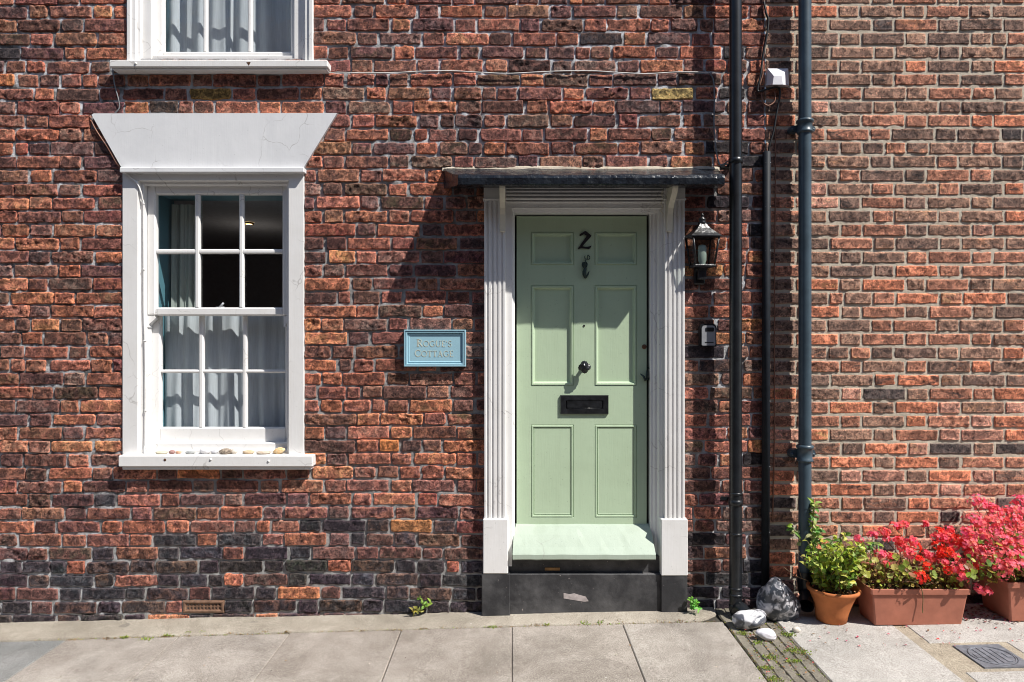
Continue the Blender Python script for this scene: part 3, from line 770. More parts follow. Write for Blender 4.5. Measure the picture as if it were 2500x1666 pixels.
room(lw, -1500, -60, -378, 640, -.34, -3.2, -896, -553, -372, 262)
room(uw, -1500, -60, -1300, -480, -.34, -3.2, -893, -527, -1262, -690)
def curtain(name, q0, q1, r0, r1, d, mat, label, cat, amp=.014, waves=9, seed=1, group=None, gather=0.0):
    b = MB(); nx, nz = 150, 26; vs = []; fs = []
    rr = random.Random(seed); ph = [rr.uniform(0, 6.28) for _ in range(6)]
    for j in range(nz + 1):
        v = j / nz
        for i in range(nx + 1):
            u = i / nx
            w = waves * 2 * math.pi * u
            y = amp * (math.sin(w + ph[0] + .6 * math.sin(3 * v + ph[1])) * .6 + .4 * math.sin(w * 1.73 + ph[2] + .8 * v) + .35 * math.sin(w * .47 + ph[3]))
            x = (q0 + (q1 - q0) * u) * K + .006 * math.cos(w + ph[0]) * (.4 + .6 * v)
            vs.append((x, -d + y * (.55 + .6 * v), CZ - (r0 + (r1 - r0) * v) * K))
    for j in range(nz):
        for i in range(nx): a = j * (nx + 1) + i; fs.append((a, a + 1, a + nx + 2, a + nx + 1))
    b.add(vs, fs, 0, True)
    return tag(b.build(name, mat), label, cat, group)
curtain('net_curtain', -893, -558, -84, 258, -.20, M['net'], 'sheer net curtain hanging behind the bottom half of the lower window', 'curtain', .017, 7, 4)
curtain('net_curtain', -888, -532, -1240, -694, -.21, M['net'], 'sheer net curtain hanging behind the upper window above the lintel', 'curtain', .02, 6, 9)
curtain('drape', -886, -806, -356, 250, -.27, M['drape'], 'grey green drape at the left of the lower window, above the net', 'curtain', .017, 4, 5)
# a lit ceiling downlight inside
cl = empty('ceiling_light', pt(608, 548, -1.2), 'small warm lit ceiling light seen through the upper right pane of the lower window', 'ceiling light')
t = NT('lit_lamp_disc'); t.p.inputs['Emission Color'].default_value = (1, .62, .22, 1); t.p.inputs['Emission Strength'].default_value = 6; 
b = MB(); b.lathe([(.0, 0), (.022, -.001), (.026, .004)], cl.location, (0, 0, 1), 20, cap0=False); b.build('lamp_disc', t.m, cl)
b = MB(); b.lathe([(.026, .004), (.034, -.002), (.036, .010), (.036, .012)], cl.location, (0, 0, 1), 20); b.build('trim_ring', M['brass'], cl)
lamp_d = bpy.data.lights.new('ceiling_light_bulb', 'POINT'); lamp_d.energy = 0.7; lamp_d.color = (1.0, .88, .74); lamp_d.shadow_soft_size = .04
lamp_o = bpy.data.objects.new('ceiling_light_bulb', lamp_d); COL.objects.link(lamp_o); lamp_o.parent = cl; lamp_o.location = (0, .1, -.3)

# ------------------------------------------------------------------ door case
dsur = bpy.data.objects.new('door_surround', None); COL.objects.link(dsur); dsur.parent = house; dsur.location = (.40, 0, .2)
def flute_profile(q0, q1, dfront, dback, n=4):
    w = (q1 - q0) * K; fw = w / (n * 2 + 1) ; pr = [(q0 * K, dback), (q0 * K, dfront - .002), (q0 * K + .002, dfront)]
    x = q0 * K + fw * .9
    for i in range(n):
        pr.append((x, dfront))
        for k in range(1, 6):
            a = math.pi * k / 6; pr.append((x + fw * 1.15 * (1 - math.cos(a)) / 2, dfront - .009 * math.sin(a)))
        x += fw * 1.15; pr.append((x, dfront)); x += fw * .88
    pr += [(q1 * K - .002, dfront), (q1 * K, dfront - .002), (q1 * K, dback)]
    return pr
for q0, q1 in ((-67, -16), (368, 416.5)):
    b = MB(); b.vprofile(flute_profile(q0, q1, .05, -.02), CZ - 428 * K, CZ + 339 * K)
    b.qbox(q0 - 1, q1 + 1, -376, -339, -.02, .052, .003)
    b.qbox(q0 - 3, q1 + 3, -344, -339.5, -.02, .056, .002)
    b.build('pilaster', M['white'], dsur)
for q0, q1, rb in ((-69.8, -9.3, 558.6), (358, 421.9, 563.5)):
    b = MB(); b.qbox(q0, q1, 427.8, rb, -.02, .066, .004); b.build('plinth_block', M['white'], dsur)
for q0, q1, rt, rb in ((-73.0, -4.6, 557, 676), (358.5, 421.5, 561, 676)):
    b = MB(); b.qbox(q0, q1, rt + 2, rb, -.02, .0625, .004); b.build('plinth_base', M['plinth'], dsur)
# casings
b = MB()
zb = CZ - 470 * K; zt = CZ + 339 * K
b.vprofile([(-18 * K, -.02), (-18 * K, .0245), (-1 * K, .0245), (0, .024), (0, .012), (2.5 * K, .010), (4 * K, .002), (6 * K, 0), (7 * K, -.004), (7 * K, -.10)], zb - .18, zt)
b.build('casing', M['white'], dsur)
b = MB()
b.vprofile([(339.5 * K, -.10), (339.5 * K, -.030), (341 * K, -.024), (346 * K, -.022), (349 * K, -.012), (355 * K, -.010), (356.5 * K, .006), (358 * K, .016), (362 * K, .018), (362.5 * K, .0245), (373 * K, .0245), (373 * K, -.02)], zb - .18, zt)
b.build('casing', M['white'], dsur)
b = MB()
z = lambda r: CZ - r * K
pr = [(z(-376), -.02), (z(-376), .046)]
r = -374
for k in range(4):                                            # reeded frieze
    for i in range(7):
        a = math.pi * i / 6; pr.append((z(r + 7.6 * (1 - math.cos(a)) / 2), .034 + .014 * math.sin(a)))
    r += 8.6; pr.append((z(r), .030))
pr += [(z(-338.5), .040), (z(-335), .040), (z(-334), .026), (z(-322), .026), (z(-321), .016), (z(-317), .012), (z(-316.5), .002), (z(-313.5), .0), (z(-312.5), -.004), (z(-312.5), -.10)]
b.hprofile(pr, -15.5 * K, 367.5 * K)
b.build('door_header', M['white'], dsur)
# scrolled brackets
def bracket(q):
    prof = [(0.045, -262), (.064, -263), (.070, -285), (.078, -303), (.092, -317), (.118, -328), (.150, -336), (.178, -344), (.200, -354), (.210, -364), (.212, -369), (.045, -376)]
    b = MB(); n = len(prof); x0, x1 = q * K, (q + 13) * K
    vs = [(x0, -d, CZ - r * K) for d, r in prof] + [(x1, -d, CZ - r * K) for d, r in prof]
    b.add(vs, [tuple(range(n)), tuple(range(2 * n - 1, n - 1, -1))] + [(i, i + n, (i + 1) % n + n, (i + 1) % n) for i in range(n)])
    b.build('bracket', M['cream'], dsur)
bracket(-29); bracket(372)
# canopy
b = MB()
nx = 70; vs = []; fs = []
xb0, xb1, xf0, xf1 = -168 * K, 503 * K, -122.4 * K, 483 * K
rows = [(-.012, -.0, -424), (.02, -.01, -416), (.10, -.010, -402), (.20, -.012, -386), (.262, -.012, -379), (.272, -.0, -376), (.276, 0, -370), (.274, 0, -357), (.262, 0, -354.5), (.10, 0, -364), (-.01, 0, -373)]
for k, (d, _, r) in enumerate(rows):
    t_ = min(1, max(0, d / .27))
    for i in range(nx + 1):
        u = i / nx; x = (xb0 + (xf0 - xb0) * t_) * (1 - u) + (xb1 + (xf1 - xb1) * t_) * u
        nn = lambda s, o: float(noise3(np.array([x * s]), np.array([d * s + o]), np.array([o]))[0])
        dz = .004 * nn(8, 1) + .0025 * nn(28, 2) if k < 5 else .0016 * nn(9, 3)
        dd = (.003 * nn(7, 4) + .001 * nn(40, 6)) if 3 < k < 9 else 0
        if k == 7: dz += -.004 * abs(nn(22, 7))
        vs.append((x, -(d + dd), CZ - r * K + dz))
for k in range(len(rows) - 1):
    for i in range(nx): a = k * (nx + 1) + i; fs.append((a, a + 1, a + nx + 2, a + nx + 1))
fs.append(tuple(k * (nx + 1) for k in range(len(rows)))); fs.append(tuple(k * (nx + 1) + nx for k in range(len(rows) - 1, -1, -1)))
b.add(vs, fs, 0, False)
can = b.build('canopy', M['lead'], house)
b = MB(); vs = []; fs = []                                     # tan mortar fillet along the back of the canopy
for i in range(61):
    x = -170 * K + i / 60 * 676 * K; j = .006 * float(noise3(np.array([x * 11.]), np.array([0.]), np.array([2.]))[0])
    for d, r in ((-.012, -427), (.001, -425), (.004, -421), (.006, -415)): vs.append((x, -d, CZ - r * K + j))
for i in range(60):
    for k in range(3): fs.append((i * 4 + k, i * 4 + k + 1, i * 4 + k + 5, i * 4 + k + 4))
b.add(vs, fs, 0, True); b.build('mortar_fillet', M['mortar_new'], can)

# ------------------------------------------------------------------ door
door = bpy.data.objects.new('door', None); COL.objects.link(door); door.parent = house; door.location = (.405, .055, .55)
dd = -.055
def dx(X, d=dd): return pt(X, 0, d).x
def dz_(Y, d=dd): return pt(0, Y, d).z
cx = [dx(1261.5), dx(1296), dx(1401), dx(1451.5), dx(1555), dx(1578.5)]
cz = [dz_(1283), dz_(1264), dz_(1037), dz_(942), dz_(697), dz_(648), dz_(567), dz_(528.5)]
b = MB()
for i in range(5):
    for j in range(7):
        hole = i in (1, 3) and j in (1, 3, 5)
        x0, x1, z0, z1 = cx[i], cx[i + 1], cz[j], cz[j + 1]
        if not hole: b.add([(x0, -dd, z0), (x1, -dd, z0), (x1, -dd, z1), (x0, -dd, z1)], [(0, 1, 2, 3)])
        else:
            low = j == 1
            if low: pr = [(0, dd), (.003, dd - .004), (.006, dd + .002), (.013, dd + .002), (.016, dd - .006), (.019, dd - .006), (.021, dd - .002), (.024, dd - .003)]
            else: pr = [(0, dd), (.003, dd - .003), (.006, dd + .004), (.014, dd + .003), (.019, dd - .010), (.024, dd - .014), (.026, dd - .014)]
            b.frame(x0, x1, z0, z1, pr, fill=True)
b.add([(cx[0], -dd, cz[0]), (cx[-1], -dd, cz[0]), (cx[-1], -dd, cz[-1]), (cx[0], -dd, cz[-1]), (cx[0], -dd + .04, cz[0]), (cx[-1], -dd + .04, cz[0]), (cx[-1], -dd + .04, cz[-1]), (cx[0], -dd + .04, cz[-1])],
      [(0, 4, 5, 1), (1, 5, 6, 2), (2, 6, 7, 3), (3, 7, 4, 0), (4, 7, 6, 5)])
bm_door = b.build('door_panel', M['green'], door)
b = MB(); b.box(cx[0] - .02, cx[-1] + .03, .098, .11, cz[0] - .02, cz[-1] + .02, 0); b.build('door_gap_shade', M['gap'], door)  # black sheet behind the door, painting the shade in the gap around it
# numeral 2
def num2():
    X = lambda x, y: pt(1150 + x * .2679, 480 + y * .2679, dd)
    P = [(985, 352), (1000, 340), (1038, 316), (1052, 322), (1096, 358), (1090, 372), (1020, 448), (1014, 456), (1040, 462), (1070, 458), (1097, 450), (1090, 466), (1075, 482), (1040, 478), (1005, 474), (972, 484), (978, 468), (1046, 372), (1052, 360), (1028, 346), (1002, 360), (992, 366)]
    b = MB(); b.prism([(X(x, y).x, X(x, y).z) for x, y in P], dd - .001, dd + .007); return b
num2().build('numeral_two', M['iron'], door)
# little bronze figure knocker with a forked curl above
b = MB(); zx = lambda x, y, d: pt(1150 + x * .2679, 480 + y * .2679, dd + d)
b.tube(smooth_pts([zx(1042, 598, .01), zx(1044, 580, .012), zx(1052, 570, .012), zx(1075, 572, .012), zx(1082, 555, .012), zx(1068, 535, .012), zx(1062, 545, .012), zx(1062, 575, .012)]), .0026, 6)
b.tube(smooth_pts([zx(1062, 575, .012), zx(1040, 568, .012), zx(1036, 550, .012), zx(1040, 540, .012)]), .0024, 6)
b.tube(smooth_pts([zx(1022, 600, .006), zx(1016, 625, .014), zx(1030, 650, .014), zx(1052, 640, .014), zx(1056, 615, .014), zx(1045, 600, .008)]), .0045, 6)
b.lathe([(.001, 0), (.010, .003), (.0135, .010), (.010, .017), (.001, .020)], zx(1036, 628, .002), (0, -1, 0), 12); b.tube(smooth_pts([zx(1036, 605, .008), zx(1036, 628, .02), zx(1040, 655, .014), zx(1036, 680, .016), zx(1040, 715, .016), zx(1042, 748, .008)]), [.006, .009, .009, .010, .011, .011, .0095, .008, .0075, .007, .007, .008, .009, .0095, .010, .010, .010, .010, .0105, .010, .0095, .009, .0085, .008, .0075, .0068, .006, .005, .0045, .004, .003][:31], 8)
b.tube([zx(1018, 680, .01), zx(1022, 712, .014), zx(1036, 745, .01)], [.002, .0055, .004], 6); b.tube([zx(1076, 684, .01), zx(1064, 712, .014), zx(1046, 745, .01)], [.002, .0055, .004], 6)
b.build('knocker', M['bronze'], door)
b = MB(); b.lathe([(.006, 0), (.006, .003), (.003, .004)], pt(1426, 795.6, dd), (0, -1, 0), 12, cap1=True); b.build('peephole', M['black'], door)
# twisted iron knob
b = MB(); p = pt(1425, 896, dd)
b.lathe([(.026, 0), (.026, .004), (.012, .007), (.010, .026), (.014, .032)], p, (0, -1, 0), 16, cap1=True)
vs = []; fs = []; n1, n2 = 20, 10
for j in range(n2 + 1):
    a = math.pi * j / n2
    for i in range(n1):
        t_ = 2 * math.pi * i / n1; r = .030 * math.sin(a) * (1 + .28 * math.cos(4 * t_ + 1.2 * j))
        vs.append((p.x + r * math.cos(t_), p.y - .046 - .020 * math.cos(a) * -1, p.z + r * math.sin(t_)))
for j in range(n2):
    for i in range(n1): fs.append((j * n1 + i, j * n1 + (i + 1) % n1, (j + 1) * n1 + (i + 1) % n1, (j + 1) * n1 + i))
b.add(vs, fs, 0, False); b.build('door_knob', M['iron'], door)
# letterbox
b = MB(); a_, e_ = pt(1368, 1011, dd), pt(1485, 965, dd); f0, f1 = pt(1382, 998.5, dd), pt(1470, 978, dd)
b.frame(a_.x, e_.x, a_.z, e_.z, [(0, dd - .001), (0, dd + .010), (.003, dd + .013), (.030, dd + .013), (.032, dd + .004)])
b.box(a_.x + .03, e_.x - .03, .055 - .006, .056, a_.z + .03, e_.z - .03, .001)
lb = b.build('letterbox', M['iron'], door)
b = MB(); b.box(f0.x + .004, f1.x - .004, .055 - .011, .055 - .0065, f0.z + .006, f1.z - .002, .002); b.tube([(f0.x + .01, .046, f0.z + .004), (f1.x - .01, .046, f0.z + .004)], .003, 6); b.build('flap', M['iron'], lb)
b = MB(); p = pt(1572.5, 847, dd); b.lathe([(.014, 0), (.014, .004), (.010, .007), (.002, .009)], p, (0, -1, 0), 18, cap1=True); b.build('latch_cylinder', M['brass'], door)
b = MB()
p = lambda x, y, d=.01: pt(1350 + x * .2807, 520 + y * .2807, dd + d)
b.tube([p(760, 1400), p(790, 1425, .02), p(800, 1455, .02), p(835, 1440)], [.003, .007, .008, .004], 7); b.tube([p(815, 1370), p(818, 1410, .02), p(812, 1450, .016)], [.003, .007, .005], 7)
b.tube(smooth_pts([p(815, 1345, .004), p(845, 1360, .004), p(850, 1410, .004), p(830, 1455, .004)]), .0032, 6)
b.build('door_handle', M['bronze'], door)

# sloping green cill, riser
b = MB()
xb0, xb1, xf0, xf1 = 6 * K, 341 * K, 1.5 * K, 343.5 * K
f = .084
zb_, zf_ = CZ - 452.5 * K, CZ - 508 * K
vs = [(xb0, .058, zb_), (xb1, .058, zb_), (xb1, -.02, zb_ - .098 * .80 + .016), (xb0, -.02, zb_ - .098 * .80 + .016)]
nx = 24; prof = [(-.060, 452.0), (-.04, 456), (0.0, 473), (.05, 496), (.078, 507.5), (f, 510.5), (f, 521), (.080, 523.5), (-.02, 524)]
vs = []; fs = []
for d, r in prof:
    t_ = max(0, min(1, (d + .06) / .14))
    for i in range(nx + 1):
        u = i / nx; x = (xb0 + (xf0 - xb0) * t_) * (1 - u) + (xb1 + (xf1 - xb1) * t_) * u
        j = .0016 * float(noise3(np.array([x * 22]), np.array([d * 22]), np.array([6.]))[0])
        if d < .02: x = min(max(x, 9 * K), 339 * K) if abs(d) < .2 and d < -.001 else x
        vs.append((x, -d, CZ - r * K + j))
for k in range(len(prof) - 1):
    for i in range(nx): a = k * (nx + 1) + i; fs.append((a, a + 1, a + nx + 2, a + nx + 1))
fs.append(tuple(k * (nx + 1) for k in range(len(prof)))); fs.append(tuple(k * (nx + 1) + nx for k in range(len(prof))))
b.add(vs, fs, 0, False)
b.build('door_sill', M['sillgreen'], house)
b = MB(); b.qbox(-8, 362, 522, 566, -.03, .022, .002); b.qbox(-8, 362, 561, 680, -.03, .046, .006)
ris = b.build('door_riser', M['plinth'], house)
b = MB(); P = [(1376, 1448), (1390, 1451), (1402, 1449), (1415, 1453), (1430, 1457), (1437, 1468), (1425, 1469), (1400, 1465), (1376, 1461)]
b.prism([(pt(X, Y, .0465).x, pt(X, Y, .0465).z) for X, Y in P], .044, .0475); b.build('bare_patch', simple('bare_cement', (.42, .37, .36), .9), ris)
b = MB(); a_, e_ = pt(1330, 1393, .024), pt(1367, 1386, .024); b.box(a_.x, e_.x, -.026, -.02, a_.z, e_.z, .001); b.build('rust_patch', simple('rusty_patch', (.30, .16, .06), .9), ris)

# air brick
b = MB(); X0, X1, Y0, Y1 = 447, 547, 1467, 1496.5
a_, e_ = pt(X0, Y1, .006), pt(X1, Y0, .006)
b.frame(a_.x, e_.x, a_.z, e_.z, [(0, -.02), (0, .006), (.004, .009), (.012, .009), (.015, .004), (.016, .002)])
cols, rws = 10, 2
ix0, ix1, iz0, iz1 = a_.x + .016, e_.x - .016, a_.z + .015, e_.z - .015
for i in range(cols + 1): x = ix0 + (ix1 - ix0) * i / cols; b.box(x - .0045, x + .0045, -.003, .02, iz0, iz1, .001)
for j in range(rws + 1): zz = iz0 + (iz1 - iz0) * j / rws; b.box(ix0, ix1, -.0022, .02, zz - .0045, zz + .0045, .001)
b.add([(ix0, .018, iz0), (ix1, .018, iz0), (ix1, .018, iz1), (ix0, .018, iz1)], [(0, 1, 2, 3)], 1)
b.build('air_vent', [M['airbrick'], M['gap']], house)

# ------------------------------------------------------------------ house sign
sg = empty('house_sign', pt(1061.5, 895, 0), 'pale blue framed name sign in raised letters on the brick beside the door', 'sign')
b = MB(); a_, e_ = pt(986, 895.5, .040), pt(1137, 805.5, .040)
b.frame(a_.x, e_.x, a_.z, e_.z, [(0, -.004), (0, .038), (.0015, .040), (.0065, .040), (.0075, .034), (.009, .0335), (.011, .037), (.017, .0365), (.020, .027), (.0225, .0265), (.0245, .0295), (.028, .029), (.032, .0255)])
b.build('frame', M['signblue'], sg)
b = MB(); b.box(a_.x + .03, e_.x - .03, -.0265, .0, a_.z + .03, e_.z - .03, .0); pb = b.build('panel', M['signblue'], sg)
def strokes(ch):
    T, N = .15, .07                                            # thick / thin
    arc = lambda cx, cy, rx, ry, a0, a1, n=12: [(cx + rx * math.cos(math.radians(a0 + (a1 - a0) * i / n)), cy + ry * math.sin(math.radians(a0 + (a1 - a0) * i / n))) for i in range(n + 1)]
    if ch == 'O': return .95, [(arc(.47, .5, .41, .45, 0, 360, 20), .1)]
    if ch == 'C': return .85, [(arc(.48, .5, .41, .45, 45, 315), .11), ([(.77, .70), (.77, .86)], N), ([(.77, .14), (.77, .3)], N)]
    if ch == 'G': return .92, [(arc(.48, .5, .41, .45, 45, 320), .11), ([(.80, .15), (.80, .45)], T), ([(.66, .45), (.92, .45)], N)]
    if ch == 'R': return .80, [([(.17, .02), (.17, .98)], T), ([(.03, .03), (.32, .03)], N), (arc(.2, .74, .40, .23, 90, -90), .1), ([(.03, .97), (.2, .97)], N), ([(.36, .5), (.74, .02)], T)]
    if ch == 'U': return .90, [([(.17, .97), (.17, .35)], T), (arc(.45, .33, .28, .30, 180, 360), .1), ([(.73, .33), (.73, .97)], N), ([(.03, .97), (.31, .97)], N), ([(.6, .97), (.86, .97)], N)]
    if ch == 'E': return .66, [([(.17, .02), (.17, .98)], T), ([(.03, .97), (.55, .97)], N), ([(.17, .52), (.46, .52)], N), ([(.03, .03), (.58, .03)], N), ([(.55, .97), (.55, .82)], N), ([(.58, .03), (.58, .18)], N)]
    if ch == 'T': return .74, [([(.37, .02), (.37, .96)], T), ([(.03, .96), (.71, .96)], N), ([(.05, .96), (.05, .80)], N), ([(.69, .96), (.69, .80)], N), ([(.22, .03), (.52, .03)], N)]
    if ch == 'A': return .86, [([(.14, .02), (.42, .98)], N), ([(.42, .98), (.72, .02)], T), ([(.24, .34), (.6, .34)], N), ([(.02, .03), (.26, .03)], N), ([(.58, .03), (.86, .03)], N)]
    if ch == 'S': return .62, [(arc(.32, .73, .20, .23, 20, 250, 10) + arc(.30, .27, .22, .24, 80, -150, 12), .11), ([(.51, .78), (.51, .94)], N), ([(.09, .06), (.09, .22)], N)]
    if ch == "'": return .26, [([(.13, .98), (.10, .72)], .1)]
    return .4, []
def lettering(text, X0, X1, Ybase, hbig, hsm):
    b = MB(); tot = 0; items = []
    for i, ch in enumerate(text):
        h = hbig if i == 0 else hsm; w, s = strokes(ch); items.append((tot, h, s)); tot += w * h + .06 * hsm
    p0, p1 = pt(X0, Ybase, .027), pt(X1, Ybase, .027); kx = (p1.x - p0.x) / tot; kz = K * .9964
    for off, h, s in items:
        for line, wd in s:
            for (xa, ya), (xb, yb) in zip(line[:-1], line[1:]):
                A = Vector((p0.x + (off + xa * h) * kx, 0, p0.z + ya * h * kz)); B = Vector((p0.x + (off + xb * h) * kx, 0, p0.z + yb * h * kz))
                t_ = (B - A); t_.normalize(); nrm = Vector((-t_.z, 0, t_.x)) * (wd * h * kz * .5)
                A2, B2 = A - t_ * .0002, B + t_ * .0002
                b.prism([((A2 + nrm).x, (A2 + nrm).z), ((B2 + nrm).x, (B2 + nrm).z), ((B2 - nrm).x, (B2 - nrm).z), ((A2 - nrm).x, (A2 - nrm).z)], .026, .0279)
    return b
b = lettering("ROGUE'S", 1017.5, 1104, 847, 18.5, 15); b2 = lettering("COTTAGE", 1012.5, 1108.5, 871.5, 17.5, 15)
o = len(b.v); b.v += b2.v; b.f += [tuple(i + o for i in f) for f in b2.f]; b.mi += b2.mi; b.sm += b2.sm; b.col += b2.col
b.build('lettering', M['letter'], pb)

# ------------------------------------------------------------------ wall lantern
ln = empty('wall_lantern', pt(1718, 683, 0), 'black tapered glass wall lantern hung between the door pilaster and black downpipe', 'lantern')
c = pt(1718, 577, .102); ax = (c.x, -.102)
rot = math.radians(45 + 8)
z_ = lambda Y: pt(0, Y, .102).z
L0 = (ax[0], ax[1], 0)
b = MB()
b.lathe([(.018, z_(543)), (.045, z_(556)), (.085, z_(569)), (.112, z_(576)), (.112, z_(578.5)), (.06, z_(578))], L0, n=4, rot=rot, smooth=False, cap0=True, cap1=True); b.build('roof', M['iron'], ln)
b = MB(); b.lathe([(.02, z_(545)), (.024, z_(541)), (.014, z_(538)), (.02, z_(535)), (.016, z_(531)), (.008, z_(529)), (.008, z_(526)), (.010, z_(524)), (.006, z_(520)), (.001, z_(518.5))], L0, n=14); b.build('finial', M['iron'], ln)
rt, rb = .094, .067
b = MB()
for k in range(4):
    a = rot + k * math.pi / 2
    b.tube([(ax[0] + rt * math.cos(a), ax[1] + rt * math.sin(a), z_(578)), (ax[0] + rb * math.cos(a), ax[1] + rb * math.sin(a), z_(648))], .0055, 4)
b.lathe([(rb + .004, z_(646)), (rb + .010, z_(648)), (rb + .008, z_(652)), (.028, z_(655)), (.024, z_(660))], L0, n=4, rot=rot, smooth=False, cap0=True, cap1=True)
b.lathe([(rt + .006, z_(577)), (rt + .004, z_(581)), (rt - .006, z_(581)), (rt - .006, z_(577))], L0, n=4, rot=rot, smooth=False)
b.build('lantern_frame', M['iron'], ln)
for k in range(4):
    a0, a1 = rot + k * math.pi / 2, rot + (k + 1) * math.pi / 2
    b = MB(); b.add([(ax[0] + rb * math.cos(a0), ax[1] + rb * math.sin(a0), z_(646)), (ax[0] + rb * math.cos(a1), ax[1] + rb * math.sin(a1), z_(646)), (ax[0] + rt * math.cos(a1), ax[1] + rt * math.sin(a1), z_(579)), (ax[0] + rt * math.cos(a0), ax[1] + rt * math.sin(a0), z_(579))], [(0, 1, 2, 3)])
    b.build('pane', M['lamp_glass'], ln)
b = MB()
b.lathe([(.016, z_(647)), (.016, z_(640)), (.021, z_(636)), (.022, z_(604)), (.018, z_(598)), (.004, z_(596))], L0, n=14); b.build('bulb', M['bulb'], ln)
b = MB()
b.tube(smooth_pts([(ax[0], ax[1], z_(656)), (ax[0], ax[1] + .005, z_(668)), (ax[0] + .0, ax[1] + .05, z_(676)), (ax[0], -.03, z_(670)), (ax[0], -.01, z_(664))]), .013, 10)
b.box(ax[0] - .028, ax[0] + .028, -.028, .004, z_(692), z_(640), .006)
b.box(ax[0] - .022, ax[0] + .020, ax[1] - .012, ax[1] + .02, z_(682), z_(655), .004)
b.build('wall_bracket', M['iron'], ln)

for o_ in ln.children:                                        # the lantern is shallower than it is wide
    for v in o_.data.vertices: v.co.y = (v.co.y + .102) * .68 - .072; v.co.x = (v.co.x - (ax[0] - ln.location.x)) * 1.12 + (ax[0] - ln.location.x)
# key safe
ks = empty('key_safe', pt(1729, 845, 0), 'small grey key safe with rounded top on the brick below the lantern', 'key safe')
def rr(x0, x1, z0, z1, r, rbm):
    P = []
    for (cx_, cz_, a0, q) in ((x1 - r, z1 - r, 0, r), (x0 + r, z1 - r, 90, r), (x0 + rbm, z0 + rbm, 180, rbm), (x1 - rbm, z0 + rbm, 270, rbm)):
        for k in range(6):
            a = math.radians(a0 + 90 * k / 5); P.append((cx_ + q * math.cos(a), cz_ + q * math.sin(a)))
    return P
a_, e_ = pt(1709, 847, .04), pt(1749, 791, .04); b = MB(); b.prism(rr(a_.x, e_.x, a_.z, e_.z, .020, .008), -.006, .038); b.build('casing', M['black'], ks)
a_, e_ = pt(1713.5, 844, .046), pt(1746.5, 795, .046); b = MB(); b.prism(rr(a_.x, e_.x, a_.z, e_.z, .018, .006), .036, .046); fc = b.build('front_cover', M['grey_metal'], ks)
b = MB(); a_, e_ = pt(1722, 810, .0475), pt(1743, 800, .0475); b.prism(rr(a_.x, e_.x, a_.z, e_.z, .006, .006), .045, .0475); b.build('number_wheels', M['black'], fc)
b = MB(); a_, e_ = pt(1721, 837.5, .047), pt(1742, 835.5, .047); b.box(a_.x, e_.x, -.047, -.045, a_.z, e_.z, 0); b.build('thumb_grip', M['black'], fc)

# ------------------------------------------------------------------ downpipes, conduit, cables, junction box
dp = empty('downpipe', (531.6 * K, -.1, gz(1.25)), 'glossy black plastic downpipe with angled shoe, left of the narrow conduit', 'downpipe')
px, py, pr_ = 531.6 * K, -.10, .034
b = MB(); zb1 = pt(0, 1478, .1).z
b.lathe([(pr_, zb1), (pr_, 4.9)], (px, py, 0), n=24)
b.build('pipe', M['pipe_black'], dp)
b = MB()
b.tube(smooth_pts([(px, py, zb1 + .005), (px + .001, py - .004, zb1 - .03), (px + .012, py - .03, gz(1.25) + .052), (px + .034, py - .075, gz(1.25) + .036)]), pr_ + .001, 20, caps=False)
b.build('shoe', M['pipe_black'], dp)
for Y in (1435, 1451, 1477, 1302, 1204):
    b = MB(); z1 = pt(0, Y, .1).z; b.lathe([(pr_, z1 - .008), (pr_ + .0035, z1 - .006), (pr_ + .0035, z1 + .004), (pr_, z1 + .006)], (px, py, 0), n=24); b.build('joint_ring', M['pipe_black'], dp)
for Y in (394, 1226, -300):
    b = MB(); z1 = pt(0, Y, .1).z
    b.lathe([(pr_, z1 - .016), (pr_ + .005, z1 - .014), (pr_ + .005, z1 + .014), (pr_, z1 + .016)], (px, py, 0), n=24)
    b.box(px - .012, px + .012, py + .03, .01, z1 - .012, z1 + .012, .003); b.box(px - .055, px + .055, -.008, .008, z1 - .014, z1 + .014, .003)
    b.build('pipe_clip', M['pipe_black'], dp)
dp2 = empty('downpipe', (701 * K, -.085, gz(1.65)), 'slate blue cast iron downpipe with eared collars, right of the narrow conduit', 'downpipe')
px2, py2, pr2 = 700.5 * K, -.078, .0345
zs_ = pt(0, 1420, .08).z
b = MB(); b.lathe([(pr2, zs_), (pr2, 4.9)], (px2, py2, 0), n=24); b.build('pipe', M['pipe_slate'], dp2)
b = MB(); p_end = pt(1968, 1480, .19)
b.tube(smooth_pts([(px2, py2, zs_ + .02), (px2, py2 - .002, zs_ - .04), (px2 + .0, py2 - .03, p_end.z + .03), (p_end.x, p_end.y, p_end.z)]), .040, 20, caps=False)
b.tube([(px2, py2, zs_ + .06), (px2, py2, zs_ - .01)], .042, 20, caps=False)
b.build('shoe', M['pipe_black'], dp2)
for Y0, Y1 in ((292, 325), (1086, 1126), (-420, -386)):
    z1, z0 = pt(0, Y0, .08).z, pt(0, Y1, .08).z; h = z1 - z0
    b = MB(); b.lathe([(pr2, z0 - .004), (pr2 + .009, z0), (pr2 + .011, z0 + .008), (pr2 + .005, z0 + .014), (pr2 + .005, z1 - .022), (pr2 + .012, z1 - .018), (pr2 + .012, z1 - .006), (pr2 + .003, z1)], (px2, py2, 0), n=24)
    for sg_ in (-1, 1):
        b.prism([(px2 + sg_ * .03, z0 + .012), (px2 + sg_ * .066, z0 + .016), (px2 + sg_ * .074, z0 + h * .4), (px2 + sg_ * .066, z0 + h * .62), (px2 + sg_ * .03, z0 + h * .7)][::sg_], -.004, .05)
        b.lathe([(.009, 0), (.009, .006), (.003, .009)], (px2 + sg_ * .058, -.05, z0 + h * .36), (0, -1, 0), 10, cap1=True)
    b.build('collar', M['pipe_slate'], dp2)
